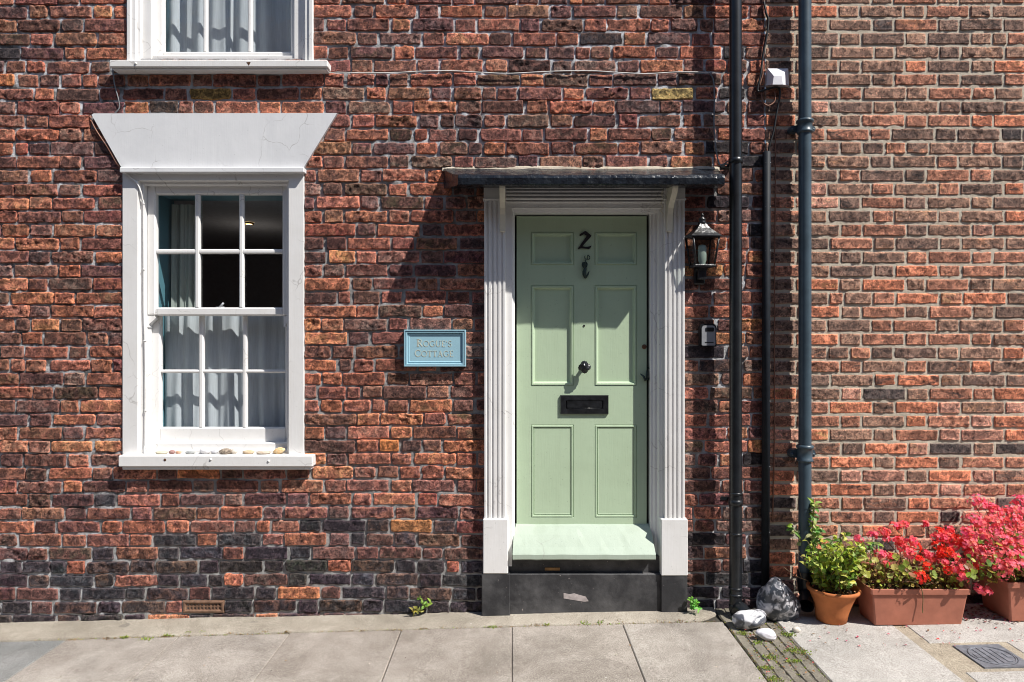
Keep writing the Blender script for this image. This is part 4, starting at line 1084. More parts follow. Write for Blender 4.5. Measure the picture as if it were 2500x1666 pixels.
# conduit
b = MB(); zt, zb0 = pt(0, 372, .03).z, pt(0, 1478, .03).z
b.tube([(617.5 * K - .008, -.026, zb0), (617.5 * K, -.026, zt), (617.5 * K, -.026, zt + .004)], [.0225, .0225, .017], 20)
cd = tag(b.build('conduit', M['conduit']), 'narrow dark grey cable conduit strip running down the wall between two downpipes', 'conduit')
for Y in (398, 505, 612, 640, 816, 980, 1140, 1300):
    for X in (1870, 1881): b = MB(); b.lathe([(.003, 0), (.003, .001), (.001, .002)], pt(X - (Y - 372) * .0025, Y, .0435), (0, -1, 0), 8, cap1=True); b.build('screw_head', M['grey_metal'], cd)
# white box
jb = empty('junction_box', pt(1899, 209, 0), 'small white plastic box with faceted front between the two downpipes', 'junction box')
b = MB(); q = [pt(1874, 168, .03), pt(1924, 168, .03), pt(1926, 209, .03), pt(1871, 209, .03)]; r_ = [pt(1889, 186, .075), pt(1908, 185, .075), pt(1911, 207, .075), pt(1886, 207, .075)]
vs = [(p.x, .002, p.z) for p in q] + [tuple(p) for p in q] + [tuple(p) for p in r_]
b.add(vs, [(i + 4, (i + 1) % 4 + 4, (i + 1) % 4 + 8, i + 8) for i in range(4)] + [(8, 9, 10, 11)] + [(i, (i + 1) % 4, (i + 1) % 4 + 4, i + 4) for i in range(4)])
b.build('cover', M['plastic_white'], jb)
def z1(x, y, d): return pt(1650 + x * .268, y * .268, d)
def cable(name, pts, r, mat, label, cat='cable', k=8, n=7, group=None):
    b = MB(); b.tube(smooth_pts(pts, k), r, n); return tag(b.build(name, mat), label, cat, group)
wig = lambda a: R.uniform(-a, a)
cable('cable', [z1(798, -200, .012), z1(800, 0, .012), z1(812, 80, .014), z1(835, 170, .012), z1(832, 300, .014), z1(800, 430, .012), z1(785, 560, .014), z1(790, 680, .014), z1(770, 760, .016), z1(780, 860, .02), z1(790, 930, .03), z1(840, 965, .032), z1(895, 930, .03), z1(905, 870, .03), z1(890, 820, .02)], .0042, M['cable_brown'], 'thin brown cable running down to a loop under the white box')
cable('cable', [z1(800, 20, .02), z1(822, 120, .022), z1(842, 190, .02), z1(828, 330, .02), z1(795, 500, .02), z1(768, 700, .02), z1(745, 830, .02), z1(815, 820, .03), z1(930, 800, .03), z1(945, 880, .03), z1(915, 1050, .03), z1(890, 1200, .03), z1(852, 1330, .03), z1(845, 1400, .024)], .0058, M['cable_black'], 'thick black cable running from the white box into the conduit top')
cable('cable', [z1(925, 800, .02), z1(945, 900, .024), z1(930, 1000, .022), z1(905, 1130, .02)] + [pt(1650 + 906 * .268 + wig(1.2) - i * .5, 330 + i * 105, .014 + wig(.002)) for i in range(9)] + [pt(1886, 1270, .014)], .0036, M['cable_brown'], 'thin brown cable running loosely down beside the conduit right edge')
# white cable from the upper window, across the wall and down the window frame
cable('cable', [pt(802, 179, .01)] + [pt(830 + i * 68, 177 + 3.2 * math.sin(i * 1.3) + wig(1), .017) for i in range(13)] + [pt(1702, 177, .017), pt(1733, 179, .017)], .0034, M['cable_white'], 'thin white cable running level across the brick from the upper sill', k=5)
cable('cable', [pt(1729, 177, .016), pt(1741, 195, .016), pt(1744, 240, .016), pt(1743, 300, .016), pt(1746, 350, .016), pt(1753, 392, .018), pt(1760, 404, .03), pt(1775, 395, .05), pt(1783, 392, .06)], .0042, M['cable_grey'], 'grey cable dropping down the wall to the canopy beside black downpipe')
cable('cable', [pt(277, 171, .012), pt(279, 200, .012), pt(284, 222, .018), pt(290, 245, .016), pt(292, 262, .012), pt(286, 272, .012), pt(281, 276, .010)], .0034, M['cable_grey'], 'short grey cable hanging from the upper sill to the lintel top')
cable('cable', [pt(221, 283, .010), pt(224, 296, .012), pt(233, 315, .014), pt(247, 337, .014), pt(264, 362, .014), pt(283, 396, .014), pt(294, 410, .014)], .0036, M['cable_brown'], 'thin cable following the slanted left edge of the white lintel')
zz2 = lambda x, y, d: pt(220 + x * .2678, 380 + y * .2678, d); zz3 = lambda x, y, d: pt(220 + x * .2807, 740 + y * .2807, d)
cb = cable('cable', [zz2(330, 165, .016), zz2(370, 205, .018), zz2(430, 255, .018), zz2(462, 330, .010), zz2(478, 400, -.002), zz2(488, 450, -.008), zz2(489, 700, -.008), zz2(491, 1040, -.008), zz2(492, 1400, -.008), zz3(478, 330, -.008), zz3(483, 700, -.008), zz3(484, 930, -.008), zz3(483, 1170, -.006), zz3(482, 1240, .0), zz3(500, 1285, .004), zz3(530, 1292, .0)], .0052, M['white'], 'white painted cable clipped down the left inner edge of the lower window')
for p in (zz2(487, 440, -.008), zz2(491, 1040, -.008), zz3(478, 330, -.008), zz3(484, 935, -.008)): b = MB(); b.lathe([(.005, -.004), (.0085, -.003), (.0085, .003), (.005, .004)], p, (0, 0, 1), 10); b.build('cable_clip', M['white'], cb)
# string hanging on the bracket
zs4 = lambda x, y, d: pt(1050 + x * .3189, 380 + y * .3189, d)
cable('string', [zs4(1785, 262, .075), zs4(1772, 300, .075), zs4(1788, 330, .08), zs4(1768, 360, .08), zs4(1782, 395, .08), zs4(1766, 425, .08), zs4(1782, 445, .085), zs4(1788, 470, .08)], .0028, M['cream'], 'knotted pale string dangling beside the right canopy bracket', 'string')

# ------------------------------------------------------------------ stones
def rock(name, center, size, mat, label, cat, seed, rough=.2, sub=4, tilt=0.0, shape=None, group=None, flat=.0):
    bm = bmesh.new(); bmesh.ops.create_icosphere(bm, subdivisions=sub, radius=1.0)
    P = np.array([v.co[:] for v in bm.verts]); o = seed * 7.3
    nz = noise3(P[:, 0] * 1.3 + o, P[:, 1] * 1.3, P[:, 2] * 1.3) * rough + noise3(P[:, 0] * 3.1 + o, P[:, 1] * 3.1 + 5, P[:, 2] * 3.1) * rough * .35
    P = P * (1 + nz)[:, None]
    if shape: P = shape(P)
    P = P * np.array(size); ct, s_ = math.cos(tilt), math.sin(tilt)
    x, z = P[:, 0] * ct - P[:, 2] * s_, P[:, 0] * s_ + P[:, 2] * ct; P[:, 0], P[:, 2] = x, z
    zmin = P[:, 2].min() * (1 - flat); P[:, 2] = np.maximum(P[:, 2], zmin); P[:, 2] -= zmin
    for v, p in zip(bm.verts, P): v.co = p
    for f in bm.faces: f.smooth = True
    me = bpy.data.meshes.new(name); bm.to_mesh(me); bm.free(); me.materials.append(mat)
    ob = bpy.data.objects.new(name, me); COL.objects.link(ob); ob.location = center
    return tag(ob, label, cat, group)
def on_ground(X, Y, up=0): p = ground(X, Y); return Vector((p.x, p.y, p.z + up))
p = on_ground(1914, 1527); rock('flint_stone', (p.x, p.y + .085, p.z - .006), (.104, .085, .112), M['flint_dark'], 'large black flint stone with white flecks leaning by the pipe shoe', 'stone', 1, .17, 5, -.12, lambda P: np.stack([P[:, 0] * (1.08 - .46 * P[:, 2]) - .16 * P[:, 2], P[:, 1], P[:, 2]], 1), flat=.06)
p = on_ground(1840, 1541); rock('flint_stone', (p.x, p.y + .055, p.z - .008), (.094, .062, .048), M['flint_mid'], 'grey and white flint stone in front of the black downpipe shoe', 'stone', 3, .2, 5, .1, flat=.08)
p = on_ground(1877, 1566); rock('flint_stone', (p.x, p.y + .03, p.z - .008), (.052, .034, .028), M['flint_white'], 'small flat white stone lying on the grooved drain channel', 'stone', 5, .2, 4, -.18, flat=.1)
p = on_ground(1947, 1546); rock('flint_stone', (p.x, p.y + .014, p.z - .004), (.022, .016, .016), stone('cream_pebble', (.58, .52, .45), (.66, .62, .56)), 'tiny cream pebble beside the channel in front of the largest flint', 'stone', 6, .08, 3)
zsill = CZ - 275.6 * K
pebs = [(625, 105, 34, (.50, .46, .34), (.58, .54, .42), 'flat beige pebble at the left end of the white window sill'),
        (715, 55, 45, (.26, .13, .12), (.32, .19, .17), 'dark purple red pebble on the white window sill'),
        (770, 52, 34, (.50, .28, .17), (.58, .37, .25), 'small orange pebble touching the purple one on the sill'),
        (873, 92, 38, (.27, .28, .28), (.36, .37, .36), 'smooth grey pebble on the white window sill'),
        (1003, 105, 66, (.66, .65, .66), (.74, .73, .74), 'largest white pebble at the middle of the sill'),
        (1085, 66, 42, (.40, .40, .42), (.50, .50, .52), 'pale grey pebble between the white and the barnacled one'),
        (1180, 125, 58, (.10, .075, .055), (.42, .34, .26), 'brown speckled barnacled pebble on the white window sill'),
        (1255, 58, 50, (.54, .48, .40), (.62, .57, .50), 'cream pebble right of the barnacled one on the sill'),
        (1378, 112, 40, (.46, .33, .20), (.56, .45, .32), 'long tan pebble on the right half of the sill'),
        (1510, 130, 34, (.40, .31, .22), (.55, .48, .40), 'flat mottled tan pebble right of the long tan one'),
        (1645, 112, 62, (.62, .38, .16), (.72, .58, .36), 'cream and orange shell like stone at the right end of the sill')]
for i, (x, w, h, ca, cbb, lab) in enumerate(pebs):
    pp = zz3(x, 1295, -.002 + .006 * math.sin(i * 2.3)); sc = .2807 * K * .5
    rock('pebble', (pp.x, pp.y, zsill - .002), (w * sc * .92, max(.012, w * sc * .65), h * sc * .88), stone('pebble_stone', ca, cbb, 140 if i == 6 else 70), lab, 'pebble', 20 + i, .10, 4, .22 if i == 10 else 0, group='pebbles along the window sill')

# ------------------------------------------------------------------ manhole cover
mc = empty('drain_cover', (2.295, -.655, gz(2.295)), 'small square grey drain cover with round ribbed lid in the pavement', 'drain cover')
mx0, mx1, md0, md1 = 2.182, 2.410, .54, .77
b = MB(); vs = []; fs = []; n = 48; cxm, cdm, rm = 2.296, .655, .098
def gp(x, d, h): return (x, -d, gz(x) + h)
outer = []
for k in range(n):
    a = 2 * math.pi * k / n; c_, s_ = math.cos(a), math.sin(a); m_ = max(abs(c_), abs(s_)); outer.append((cxm + .114 * c_ / m_, cdm + .115 * s_ / m_))
for (x, d) in outer: vs.append(gp(x, d, -.004))
for (x, d) in outer: vs.append(gp(x, d, .004))
for k in range(n): a = 2 * math.pi * k / n; vs.append(gp(cxm + (rm + .004) * math.cos(a), cdm + (rm + .004) * math.sin(a), .004))
for k in range(n): a = 2 * math.pi * k / n; vs.append(gp(cxm + (rm + .002) * math.cos(a), cdm + (rm + .002) * math.sin(a), -.004))
for q_ in range(3):
    for k in range(n): fs.append((q_ * n + k, q_ * n + (k + 1) % n, (q_ + 1) * n + (k + 1) % n, (q_ + 1) * n + k))
b.add(vs, fs); b.build('frame', M['iron_cover'], mc)
b = MB(); vs = []; fs = []
for r_, h in ((rm, -.004), (rm, .0045), (rm - .003, .0055), (rm - .006, .0055), (rm - .007, .003), (.0, .003)):
    for k in range(n): a = 2 * math.pi * k / n; vs.append(gp(cxm + r_ * math.cos(a), cdm + r_ * math.sin(a), h))
for q_ in range(5):
    for k in range(n): fs.append((q_ * n + k, q_ * n + (k + 1) % n, (q_ + 1) * n + (k + 1) % n, (q_ + 1) * n + k))
b.add(vs, fs)
for i in range(-3, 3):
    xa, xe = cxm + i * .028 + .002, cxm + (i + 1) * .028 - .002; hl = math.sqrt(max(0, (rm - .013) ** 2 - max(abs(xa - cxm), abs(xe - cxm)) ** 2))
    if hl > .015:
        b.add([gp(xa, cdm - hl, .0032), gp(xe, cdm - hl, .0032), gp(xe, cdm + hl, .0032), gp(xa, cdm + hl, .0032), gp(xa + .001, cdm - hl, .0056), gp(xe - .001, cdm - hl, .0056), gp(xe - .001, cdm + hl, .0056), gp(xa + .001, cdm + hl, .0056)],
              [(4, 5, 6, 7), (0, 1, 5, 4), (1, 2, 6, 5), (2, 3, 7, 6), (3, 0, 4, 7)])
b.build('lid', M['iron_cover'], mc)

# ------------------------------------------------------------------ planters
def trough(x0, x1, d0, d1, h, label, seed, lip=.030):
    xc, dc = (x0 + x1) / 2, (d0 + d1) / 2; zg = gz(xc)
    o = empty('planter_trough', (xc, -dc, zg), label, 'planter')
    b = MB(); tw = .030                                          # flare at the top
    def ring(k, z): return [(x0 - tw * k, -d0 + tw * .5 * k, zg + z), (x1 + tw * k, -d0 + tw * .5 * k, zg + z), (x1 + tw * k, -d1 - tw * .8 * k, zg + z), (x0 - tw * k, -d1 - tw * .8 * k, zg + z)]
    def rr_(pts, r=.008):
        out = []
        for i in range(4):
            p, a, c_ = Vector(pts[i]), Vector(pts[i - 1]), Vector(pts[(i + 1) % 4])
            out += [tuple(p + (a - p).normalized() * r), tuple(p + (a - p).normalized() * r * .3 + (c_ - p).normalized() * r * .3), tuple(p + (c_ - p).normalized() * r)]
        return out
    rings = [rr_(ring(.0, .0)), rr_(ring(.05, .004)), rr_(ring(.75, h - lip - .004)), rr_(ring(.78, h - lip)), rr_(ring(1.10, h - lip + .001)), rr_(ring(1.16, h - .003)), rr_(ring(1.10, h)), rr_(ring(.88, h)), rr_(ring(.80, h - .012)), rr_(ring(.72, h - .05))]
    vs = [p for r in rings for p in r]; n = 12; fs = [tuple(range(n - 1, -1, -1))]
    for k in range(len(rings) - 1):
        for i in range(n): fs.append((k * n + i, k * n + (i + 1) % n, (k + 1) * n + (i + 1) % n, (k + 1) * n + i))
    b.add(vs, fs); b.build('trough_body', M['planter'], o)
    b = MB(); so = ring(.72, h - .035); g = 14; vs = []; fs = []
    for j in range(g + 1):
        for i in range(g * 2 + 1):
            u, v = i / (g * 2), j / g; x = so[0][0] * (1 - u) + so[1][0] * u; y = so[0][1] * (1 - v) + so[2][1] * v
            vs.append((x, y, zg + h - .035 + .008 * float(noise3(np.array([x * 40]), np.array([y * 40]), np.array([1.]))[0])))
    for j in range(g):
        for i in range(g * 2): a = j * (g * 2 + 1) + i; fs.append((a, a + 1, a + g * 2 + 2, a + g * 2 + 1))
    b.add(vs, fs); b.build('soil', M['soil'], o)
    return o
trough(1.930, 2.390, .13, .29, .20, 'terracotta coloured trough holding red geraniums, right of the round pot', 1)
trough(2.655, 3.20, .07, .285, .215, 'terracotta coloured trough under pink geraniums, cut by the right edge', 2)
trough(1.99, 2.46, .022, .092, .26, 'terracotta coloured trough behind the red geraniums, against the wall', 3, .02)
# round pot
pc = on_ground(2042, 1532); pc = Vector((1.742, -.195, gz(1.742)))
pot = empty('round_pot', pc, 'round terracotta flower pot with bushy green plant, right of the pipe shoe', 'flower pot')
b = MB(); tl = Matrix.Rotation(math.radians(3.5), 4, 'Y')
b.lathe([(.070, 0), (.078, .002), (.086, .05), (.103, .11), (.122, .155), (.127, .160), (.134, .162), (.137, .172), (.135, .182), (.128, .183), (.121, .176), (.117, .15)], pc, tl @ Vector((0, 0, 1)), 40, cap0=True)
b.build('pot_body', M['terracotta'], pot)
b = MB(); b.lathe([(.0, .158), (.05, .160), (.118, .152)], pc, tl @ Vector((0, 0, 1)), 24); b.build('soil', M['soil'], pot)

# ------------------------------------------------------------------ foliage
def leaf(b, p, d, n, ln, wd, col, fold=.25, tipdroop=.2):
    d = d.normalized(); s = d.cross(n)
    s = s.normalized() if s.length > 1e-5 else d.orthogonal().normalized(); n = s.cross(d)
    m1 = p + d * ln * .38 - n * ln * .02; m2 = p + d * ln * .75 - n * ln * tipdroop * .4; t_ = p + d * ln - n * ln * tipdroop
    up = n * wd * fold
    vs = [p, m1, m1 + s * wd * .5 + up, m1 - s * wd * .5 + up, m2, m2 + s * wd * .36 + up * .7, m2 - s * wd * .36 + up * .7, t_]
    b.add(vs, [(0, 2, 1), (0, 1, 3), (1, 2, 5, 4), (1, 4, 6, 3), (4, 5, 7), (4, 7, 6)], 0, False, col)
def roundleaf(b, p, n, r, col, rr_):
    n = n.normalized(); a = n.orthogonal().normalized(); c_ = n.cross(a); k = 9; ph = rr_.uniform(0, 6.28)
    vs = [p] + [p + (a * math.cos(ph + i * 6.0 / (k - 1)) + c_ * math.sin(ph + i * 6.0 / (k - 1))) * r * (1 + .10 * (i % 2)) + n * r * rr_.uniform(.05, .3) for i in range(k)]
    b.add(vs, [(0, i, i + 1) for i in range(1, k)], 0, False, col)
def rdir(r, zb=0.0):
    v = Vector((r.gauss(0, 1), r.gauss(0, 1), r.gauss(0, 1) + zb)); return v.normalized()
def lcol(r, base, var=.3):
    k = r.uniform(1 - var, 1 + var) * 1.35; return (base[0] * k * r.uniform(.85, 1.2), base[1] * k, base[2] * k * r.uniform(.7, 1.3))
def floret(b, p, n, r, col, rr_):
    n = n.normalized(); a = n.orthogonal().normalized(); c_ = n.cross(a); ph = rr_.uniform(0, 6.28)
    for k in range(5):
        an = ph + k * 1.2566 + rr_.uniform(-.15, .15); d = a * math.cos(an) + c_ * math.sin(an); s = n.cross(d); w = r * rr_.uniform(.34, .46)
        cup = n * r * rr_.uniform(.05, .35); kk = rr_.uniform(.82, 1.12)
        b.add([p, p + d * r * .6 + s * w + cup * .6, p + d * r + cup, p + d * r * .6 - s * w + cup * .6], [(0, 1, 2, 3)], 0, False, (min(1, col[0] * kk), col[1] * kk, col[2] * kk))
def z8(x, y, d): return pt(1850 + x * .31, 1180 + y * .31, d)

# bushy green plant
r = random.Random(5)
gp_ = empty('green_plant', (pc.x, pc.y, pc.z + .15), 'bushy light green leafy plant growing in the round terracotta pot', 'plant')
bs = MB(); bl_ = MB(); base = Vector((pc.x, pc.y, pc.z + .15))
for i in range(95):
    tx, ty = r.uniform(375, 840), r.gauss(560, 95)
    if ty > 800 or ty < 400: ty = r.uniform(470, 780)
    if tx > 700 and ty < 470: ty += 80
    dd_ = r.uniform(.09, .36); tip = z8(tx, ty, dd_)
    st0 = base + Vector((r.uniform(-.07, .07), r.uniform(-.06, .06), 0)); mid = (st0 + tip) / 2 + Vector((r.uniform(-.02, .02), r.uniform(-.02, .02), .02))
    P = smooth_pts([st0, mid, tip], 4); bs.tube(P, .0016, 4)
    for j in range(2, len(P)):
        for s_ in range(r.choice([1, 2, 2])):
            d = rdir(r, .1); d.z *= .6; nrm = (Vector((.3, -.7, .8)) + rdir(r) * .7).normalized()
            c_ = lcol(r, r.choice([(.24, .32, .035), (.28, .35, .045), (.16, .25, .04), (.36, .38, .08), (.11, .19, .035)]), .25)
            leaf(bl_, P[j], d, nrm, r.uniform(.024, .046), r.uniform(.016, .027), c_, r.uniform(.1, .4), r.uniform(.1, .5))
# pale tall sprig
for pts in ([(470, 600, .12), (440, 480, .12), (430, 380, .12), (435, 280, .13), (445, 200, .13), (440, 155, .13)], [(450, 520, .12), (470, 430, .13), (485, 350, .13)], [(520, 600, .2), (560, 500, .2), (590, 450, .2)], [(780, 600, .2), (880, 510, .2), (930, 470, .2)], [(440, 600, .1), (320, 430, .1), (270, 330, .1)]):
    P = smooth_pts([z8(*q) for q in pts], 5); bs.tube(P, .0018, 5)
    for j in range(4, len(P)):
        for s_ in range(2):
            d = rdir(r, -.1); leaf(bl_, P[j], d, (Vector((.2, -.8, .6)) + rdir(r) * .6).normalized(), r.uniform(.028, .05), r.uniform(.016, .024), lcol(r, r.choice([(.20, .32, .05), (.10, .22, .05), (.34, .40, .18)]), .2), .2, r.uniform(.2, .7))
# dry litter at the base
for i in range(60):
    leaf(bl_, base + Vector((r.uniform(-.10, .10), r.uniform(-.10, .10), r.uniform(.0, .03))), rdir(r), (Vector((0, -.3, 1)) + rdir(r) * .5).normalized(), r.uniform(.02, .035), .014, lcol(r, (.30, .14, .05), .4), .3, .3)
bs.build('stems', M['stem'], gp_); bl_.build('leaves', M['leaf'], gp_, recalc=False, usecol=True)
bt = MB()
for pts in ([(440, 700, .16), (380, 600, .14), (310, 520, .12), (265, 420, .11)], [(400, 640, .15), (350, 590, .12), (300, 545, .11)], [(400, 770, .18), (300, 730, .17), (200, 660, .16)], [(345, 750, .17), (320, 660, .16), (312, 580, .16)]):
    bt.tube(smooth_pts([z8(*q) for q in pts], 5), .0019, 5)
bt.build('bare_twigs', M['twig'], gp_)

def geranium(name, label, seed, region, heads, base_pts, n_stems, n_leaf, colf, rad, low):
    r = random.Random(seed); o = empty(name, base_pts[0], label, 'geranium'); bs = MB(); bl = MB()
    x0, x1, y0, y1 = region
    for (hx, hy, dep, sc, kind) in heads:
        c = z8(hx, hy, dep); st = min(base_pts, key=lambda q: (q - c).length + r.uniform(0, .12)) + Vector((r.uniform(-.04, .04), r.uniform(-.03, .03), 0))
        mid = (st + c) / 2 + Vector((r.uniform(-.03, .03), r.uniform(-.03, .02), .03)); bs.tube(smooth_pts([st, mid, c - Vector((0, 0, .01))], 5), .0019, 5)
        kind = 'm' if kind == 'r' and r.random() < .65 else kind
        b = MB(); nf = int(30 * sc) + 4
        for k in range(nf):
            n = (rdir(r) + Vector((.15, -.55, .5))).normalized(); R_ = rad * sc * r.uniform(.55, 1.0)
            p = c + Vector((n.x * R_ * 1.1, n.y * R_ * .9, n.z * R_ * .8)); floret(b, p, n + rdir(r) * .35, r.uniform(.0085, .0135), colf(r, kind), r)
        b.build('flower_head', M['petal'], o, recalc=False, usecol=True)
    for i in range(n_stems):
        st = r.choice(base_pts) + Vector((r.uniform(-.06, .06), r.uniform(-.04, .04), 0)); tip = z8(r.uniform(x0, x1), r.uniform(y0, y1), r.uniform(.08, .36))
        P = smooth_pts([st, (st + tip) / 2 + Vector((0, 0, .03)), tip], 4); bs.tube(P, .0017, 5)
    for i in range(n_leaf):
        x, y = r.uniform(x0, x1), r.triangular(y0, y1, y0 + (y1 - y0) * .72); p = z8(x, y, r.uniform(.08, .37))
        c_ = lcol(r, r.choice([(.16, .24, .035), (.22, .27, .05), (.11, .18, .03), (.30, .26, .06), (.20, .09, .05), (.34, .34, .09)]), .25)
        roundleaf(bl, p, Vector((.2, -.6, .8)) + rdir(r) * .8, r.uniform(.008, .020), c_, r)
    for i in range(low[4] if low else 0):
        p = z8(r.uniform(low[0], low[1]), r.uniform(low[2], low[3]), r.uniform(.14, .31))
        roundleaf(bl, p, Vector((.2, -.6, .8)) + rdir(r) * .9, r.uniform(.005, .012), lcol(r, r.choice([(.30, .32, .06), (.24, .30, .05), (.36, .30, .08), (.22, .12, .06)]), .25), r)
    bs.build('stems', M['stem'], o); bl.build('leaves', M['leaf'], o, recalc=False, usecol=True)
    return o
def rcol(r, kind):
    if kind == 'm': return (.96 * r.uniform(.92, 1.04), .12 * r.uniform(.7, 1.4), .15 * r.uniform(.7, 1.4))
    if kind == 'p': return (.95 * r.uniform(.92, 1.05), .14 * r.uniform(.7, 1.5), .21 * r.uniform(.7, 1.4))
    if kind == 'c': return (.97 * r.uniform(.94, 1.03), .20 * r.uniform(.7, 1.4), .22 * r.uniform(.7, 1.4))
    return (.95 * r.uniform(.9, 1.05), .045 * r.uniform(.6, 1.8), .026 * r.uniform(.6, 1.8))
red = [(990, 385, .15, .8, 'r'), (1080, 335, .14, .7, 'r'), (1145, 325, .14, .7, 'r'), (1305, 318, .14, .6, 'r'), (790, 445, .2, .8, 'p'), (905, 410, .16, .8, 'p'), (1120, 455, .2, .8, 'r'), (1210, 455, .25, 1.0, 'r'), (1180, 550, .28, 1.0, 'r'), (1050, 570, .22, .6, 'r'), (1000, 635, .25, .5, 'r'), (955, 560, .22, .9, 'p'), (1280, 740, .33, 1.0, 'r'), (1410, 420, .18, .9, 'r'), (1470, 430, .2, .9, 'r'), (1500, 370, .15, .7, 'r'), (1545, 440, .2, 1.1, 'r'), (1485, 540, .26, .8, 'r'), (1435, 560, .24, .7, 'r'), (1550, 580, .26, .7, 'r'), (1565, 670, .3, 1.1, 'r'), (1600, 735, .32, .9, 'r'), (1370, 590, .22, .9, 'r'), (1460, 625, .26, .7, 'r'), (1685, 660, .26, .8, 'r'), (1640, 500, .2, .9, 'r'), (1320, 560, .2, .7, 'r'), (1240, 500, .25, .8, 'r'), (1650, 560, .22, 1.0, 'r'), (1530, 500, .2, .9, 'r'), (1410, 490, .2, .8, 'r'), (1330, 660, .28, .7, 'r'), (1130, 500, .2, .8, 'r'), (1610, 620, .24, .9, 'c'), (1700, 560, .22, 1.0, 'c'), (1660, 430, .18, 1.0, 'c'), (1080, 450, .18, .7, 'r'), (1500, 690, .3, .7, 'r'), (1420, 380, .15, .7, 'r'), (1720, 620, .24, .9, 'c'), (1260, 600, .26, .6, 'r'), (1595, 460, .18, .9, 'r'), (1010, 440, .16, .6, 'p')]
bp1 = [Vector((x, -.21, gz(x) + .17)) for x in (1.95, 2.05, 2.15, 2.25, 2.36)]
geranium('geranium', 'red geraniums with sparse yellow green leaves growing in the trough beside the round pot', 3, (800, 1700, 500, 810), red, bp1, 30, 130, rcol, .041, (830, 1610, 660, 835, 420))
pink = [(1710, 150), (1790, 190), (1690, 290), (1745, 325), (1845, 215), (1860, 305), (1935, 245), (1995, 215), (2060, 150), (2085, 245), (1640, 385), (1695, 435), (1775, 415), (1870, 385), (1960, 375), (2045, 335), (2090, 415), (1730, 535), (1810, 515), (1800, 580), (1900, 450), (1975, 490), (2050, 470), (1930, 570), (2010, 570), (2090, 560), (1900, 640), (1980, 650), (2065, 640), (1910, 700), (1820, 290), (1925, 320), (2010, 290), (1660, 480), (2130, 180), (2160, 300), (2150, 420), (2180, 540), (2150, 650), (2240, 250), (2260, 400), (2250, 560), (2230, 690), (2330, 330), (2340, 480), (2330, 620), (2410, 420), (2420, 580)]
rp = random.Random(8)
pinks = [(x, y, .08 + .27 * min(1, max(0, (y - 120) / 560)) + rp.uniform(-.03, .03), rp.uniform(.95, 1.35), rp.choice(['p', 'c', 'c'])) for x, y in pink] + [(1735, 835, .30, .8, 'p'), (1790, 850, .31, .7, 'p')]
bp2 = [Vector((x, -.18, gz(x) + .18)) for x in (2.68, 2.8, 2.92, 3.05, 3.15)]
geranium('geranium', 'tall mass of coral pink geraniums in the trough at the right edge', 4, (1640, 2420, 330, 800), pinks, bp2, 40, 330, rcol, .046, (1800, 2400, 640, 780, 160))
# hanging dry stems over the front of the red trough: part of no other thing
cable('dry_stem', [z8(1240, 790, .315), z8(1285, 830, .325), z8(1300, 900, .32), z8(1296, 1000, .318), z8(1300, 1020, .318)], .0022, M['stem'], 'withered brown stem drooping over the front of the red geranium trough', 'stem')

# ------------------------------------------------------------------ weeds, moss, litter
def weed(X, Y, d, h, w, nleaf, label, seed, base, wall=True, lf=(.02, .035)):
    r = random.Random(seed); p0 = pt(X, Y, d); o = empty('weed', p0, label, 'weed'); bs = MB(); bl = MB()
    for i in range(max(3, nleaf // 5)):
        tip = p0 + Vector((r.uniform(-w, w), -r.uniform(.01, .05), r.uniform(h * .4, h))); P = smooth_pts([p0, (p0 + tip) / 2 + Vector((0, -.01, .01)), tip], 4); bs.tube(P, .0012, 4)
        for j in range(3, len(P)):
            leaf(bl, P[j], rdir(r, .3), (Vector((.3, -.7, .6)) + rdir(r) * .5).normalized(), r.uniform(*lf), r.uniform(.010, .018), lcol(r, base, .3), .25, .3)
    bs.build('stems', M['stem'], o); bl.build('leaves', M['leaf'], o, recalc=False, usecol=True); return o
weed(1042, 1490, .012, .10, .045, 26, 'leafy green weed growing from the brick joint left of the door', 1, (.17, .28, .05))
weed(1692, 1490, .06, .075, .02, 34, 'bright green weed tucked beside the right black plinth base', 2, (.14, .36, .06))
weed(1018, 1497, .02, .04, .03, 18, 'low yellowish weed at the wall foot left of the door', 3, (.26, .26, .06))
weed(1790, 1522, .13, .03, .03, 14, 'tiny green weed at the foot of the black downpipe', 4, (.16, .30, .05))
ms = MB(); r = random.Random(14)
def tuft(c, n, s, cols, h):
    for i in range(n):
        p = c + Vector((r.gauss(0, s), r.gauss(0, s * .6), 0)); leaf(ms, p, (Vector((r.gauss(0, .7), r.gauss(0, .7), 1))).normalized(), rdir(r), r.uniform(.4, 1) * h, r.uniform(.003, .007), lcol(r, r.choice(cols), .3), .3, .3)
GR = [(.17, .26, .04), (.22, .30, .05), (.28, .27, .08)]; BR = [(.22, .15, .07), (.16, .09, .05), (.30, .22, .10)]
for X, Y, s in ((305, 1558, 1.2), (360, 1561, 1.6), (408, 1553, 1.2), (458, 1547, 1.0), (494, 1545, 1.0), (1202, 1533, 1.2), (1428, 1522, 1.6), (1336, 1527, .9), (1466, 1521, 1.0)): tuft(ground(X, Y), int(26 * s), .010 * s, GR, .018)
for X, Y, s in ((650, 1543, 1.2), (700, 1544, 1), (870, 1537, 1.2), (1080, 1532, 1), (1520, 1519, 1.6), (1310, 1525, 1), (1610, 1518, 1.2), (1660, 1517, 1), (1030, 1536, 1), (180, 1563, 1.2), (260, 1560, 1), (560, 1547, 1)): tuft(ground(X, Y), int(16 * s), .012 * s, BR, .014)
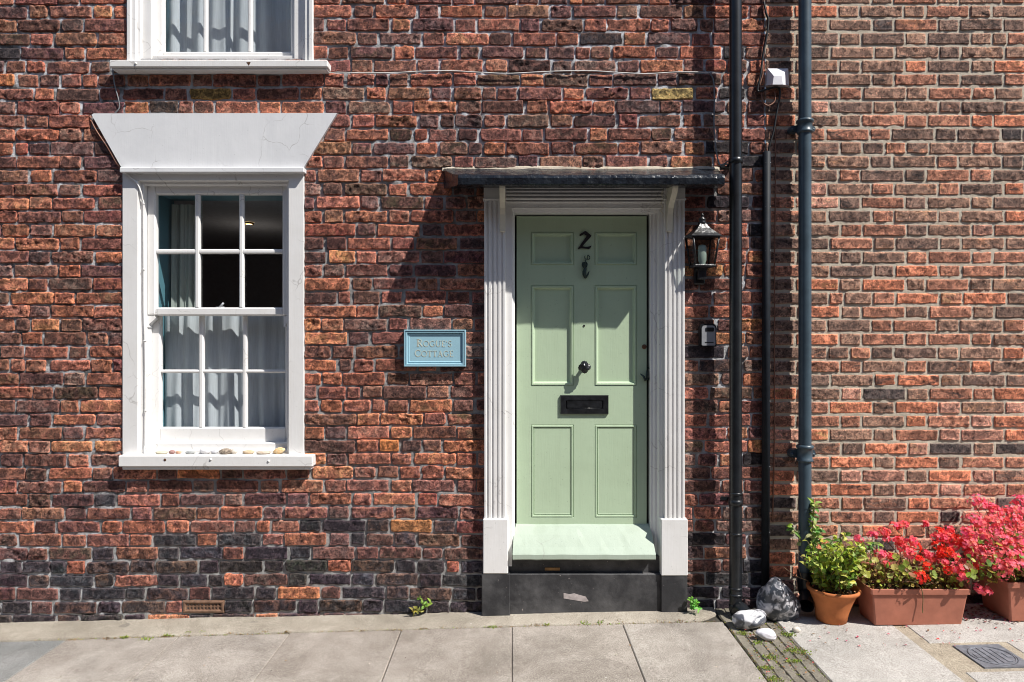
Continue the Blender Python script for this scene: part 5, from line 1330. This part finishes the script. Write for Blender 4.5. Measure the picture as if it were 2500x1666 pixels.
for i in range(130):
    x = r.uniform(-2.6, 1.1); tuft(Vector((x, -(.185 + max(0, -x) * .012) + r.uniform(-.004, .004), gz(x) - .002)), 4, .008, BR + GR[:1], .010)
for X, Y, s in ((1925, 1550, 1.6), (1945, 1590, 2.2), (1935, 1615, 1.3), (1878, 1605, 1.4), (1870, 1632, 1.2), (1893, 1660, 1.6), (1815, 1548, 1.2), (1848, 1570, 1.0)): tuft(ground(X, Y), int(60 * s), .014 * s, GR, .014)
for i in range(260):
    d = r.uniform(.16, 1.0); x = r.choice([1.163, 1.165, 1.44, 1.436, 1.21, 1.265, 1.32, 1.37]) + r.gauss(0, .004)
    tuft(Vector((x, -d, gz(x) - .008)), 3, .006, GR + BR, .010)
tag(ms.build('moss', M['leaf'], recalc=False, usecol=True, origin=(0, -.3, 0)), 'moss and small weeds in the pavement joints and drain channel', 'moss', kind='stuff')
lt = MB()
def flat_leaf(x, d, s, col):
    n = Vector((r.gauss(0, .25), r.gauss(0, .25), 1)).normalized(); leaf(lt, Vector((x, -d, gz(x) + .006)), Vector((r.gauss(0, 1), r.gauss(0, 1), .1)), n, s, s * .55, col, .25, .1)
for i in range(70): flat_leaf(r.uniform(1.45, 2.9), r.uniform(.26, .55), r.uniform(.009, .018), lcol(r, r.choice([(.55, .10, .12), (.40, .06, .10), (.20, .12, .06)]), .3))
for i in range(60): flat_leaf(r.uniform(1.16, 1.43), r.uniform(.2, .8), r.uniform(.008, .02), lcol(r, r.choice([(.45, .12, .10), (.32, .17, .08), (.20, .12, .06)]), .3))
for i in range(46): flat_leaf(r.uniform(-2.9, 1.1), r.uniform(.05, .75), r.uniform(.006, .014), lcol(r, r.choice([(.14, .10, .06), (.25, .17, .09), (.5, .45, .36), (.10, .07, .05)]), .3))
for i in range(120): flat_leaf(r.uniform(2.42, 2.66), r.uniform(.03, .30), r.uniform(.012, .024), lcol(r, r.choice([(.10, .05, .05), (.16, .08, .05), (.25, .05, .09)]), .3))
tag(lt.build('leaf_litter', M['leaf'], recalc=False, usecol=True, origin=(0, -.3, 0)), 'fallen petals and dry leaf scraps scattered on the paving', 'leaf litter', kind='stuff')
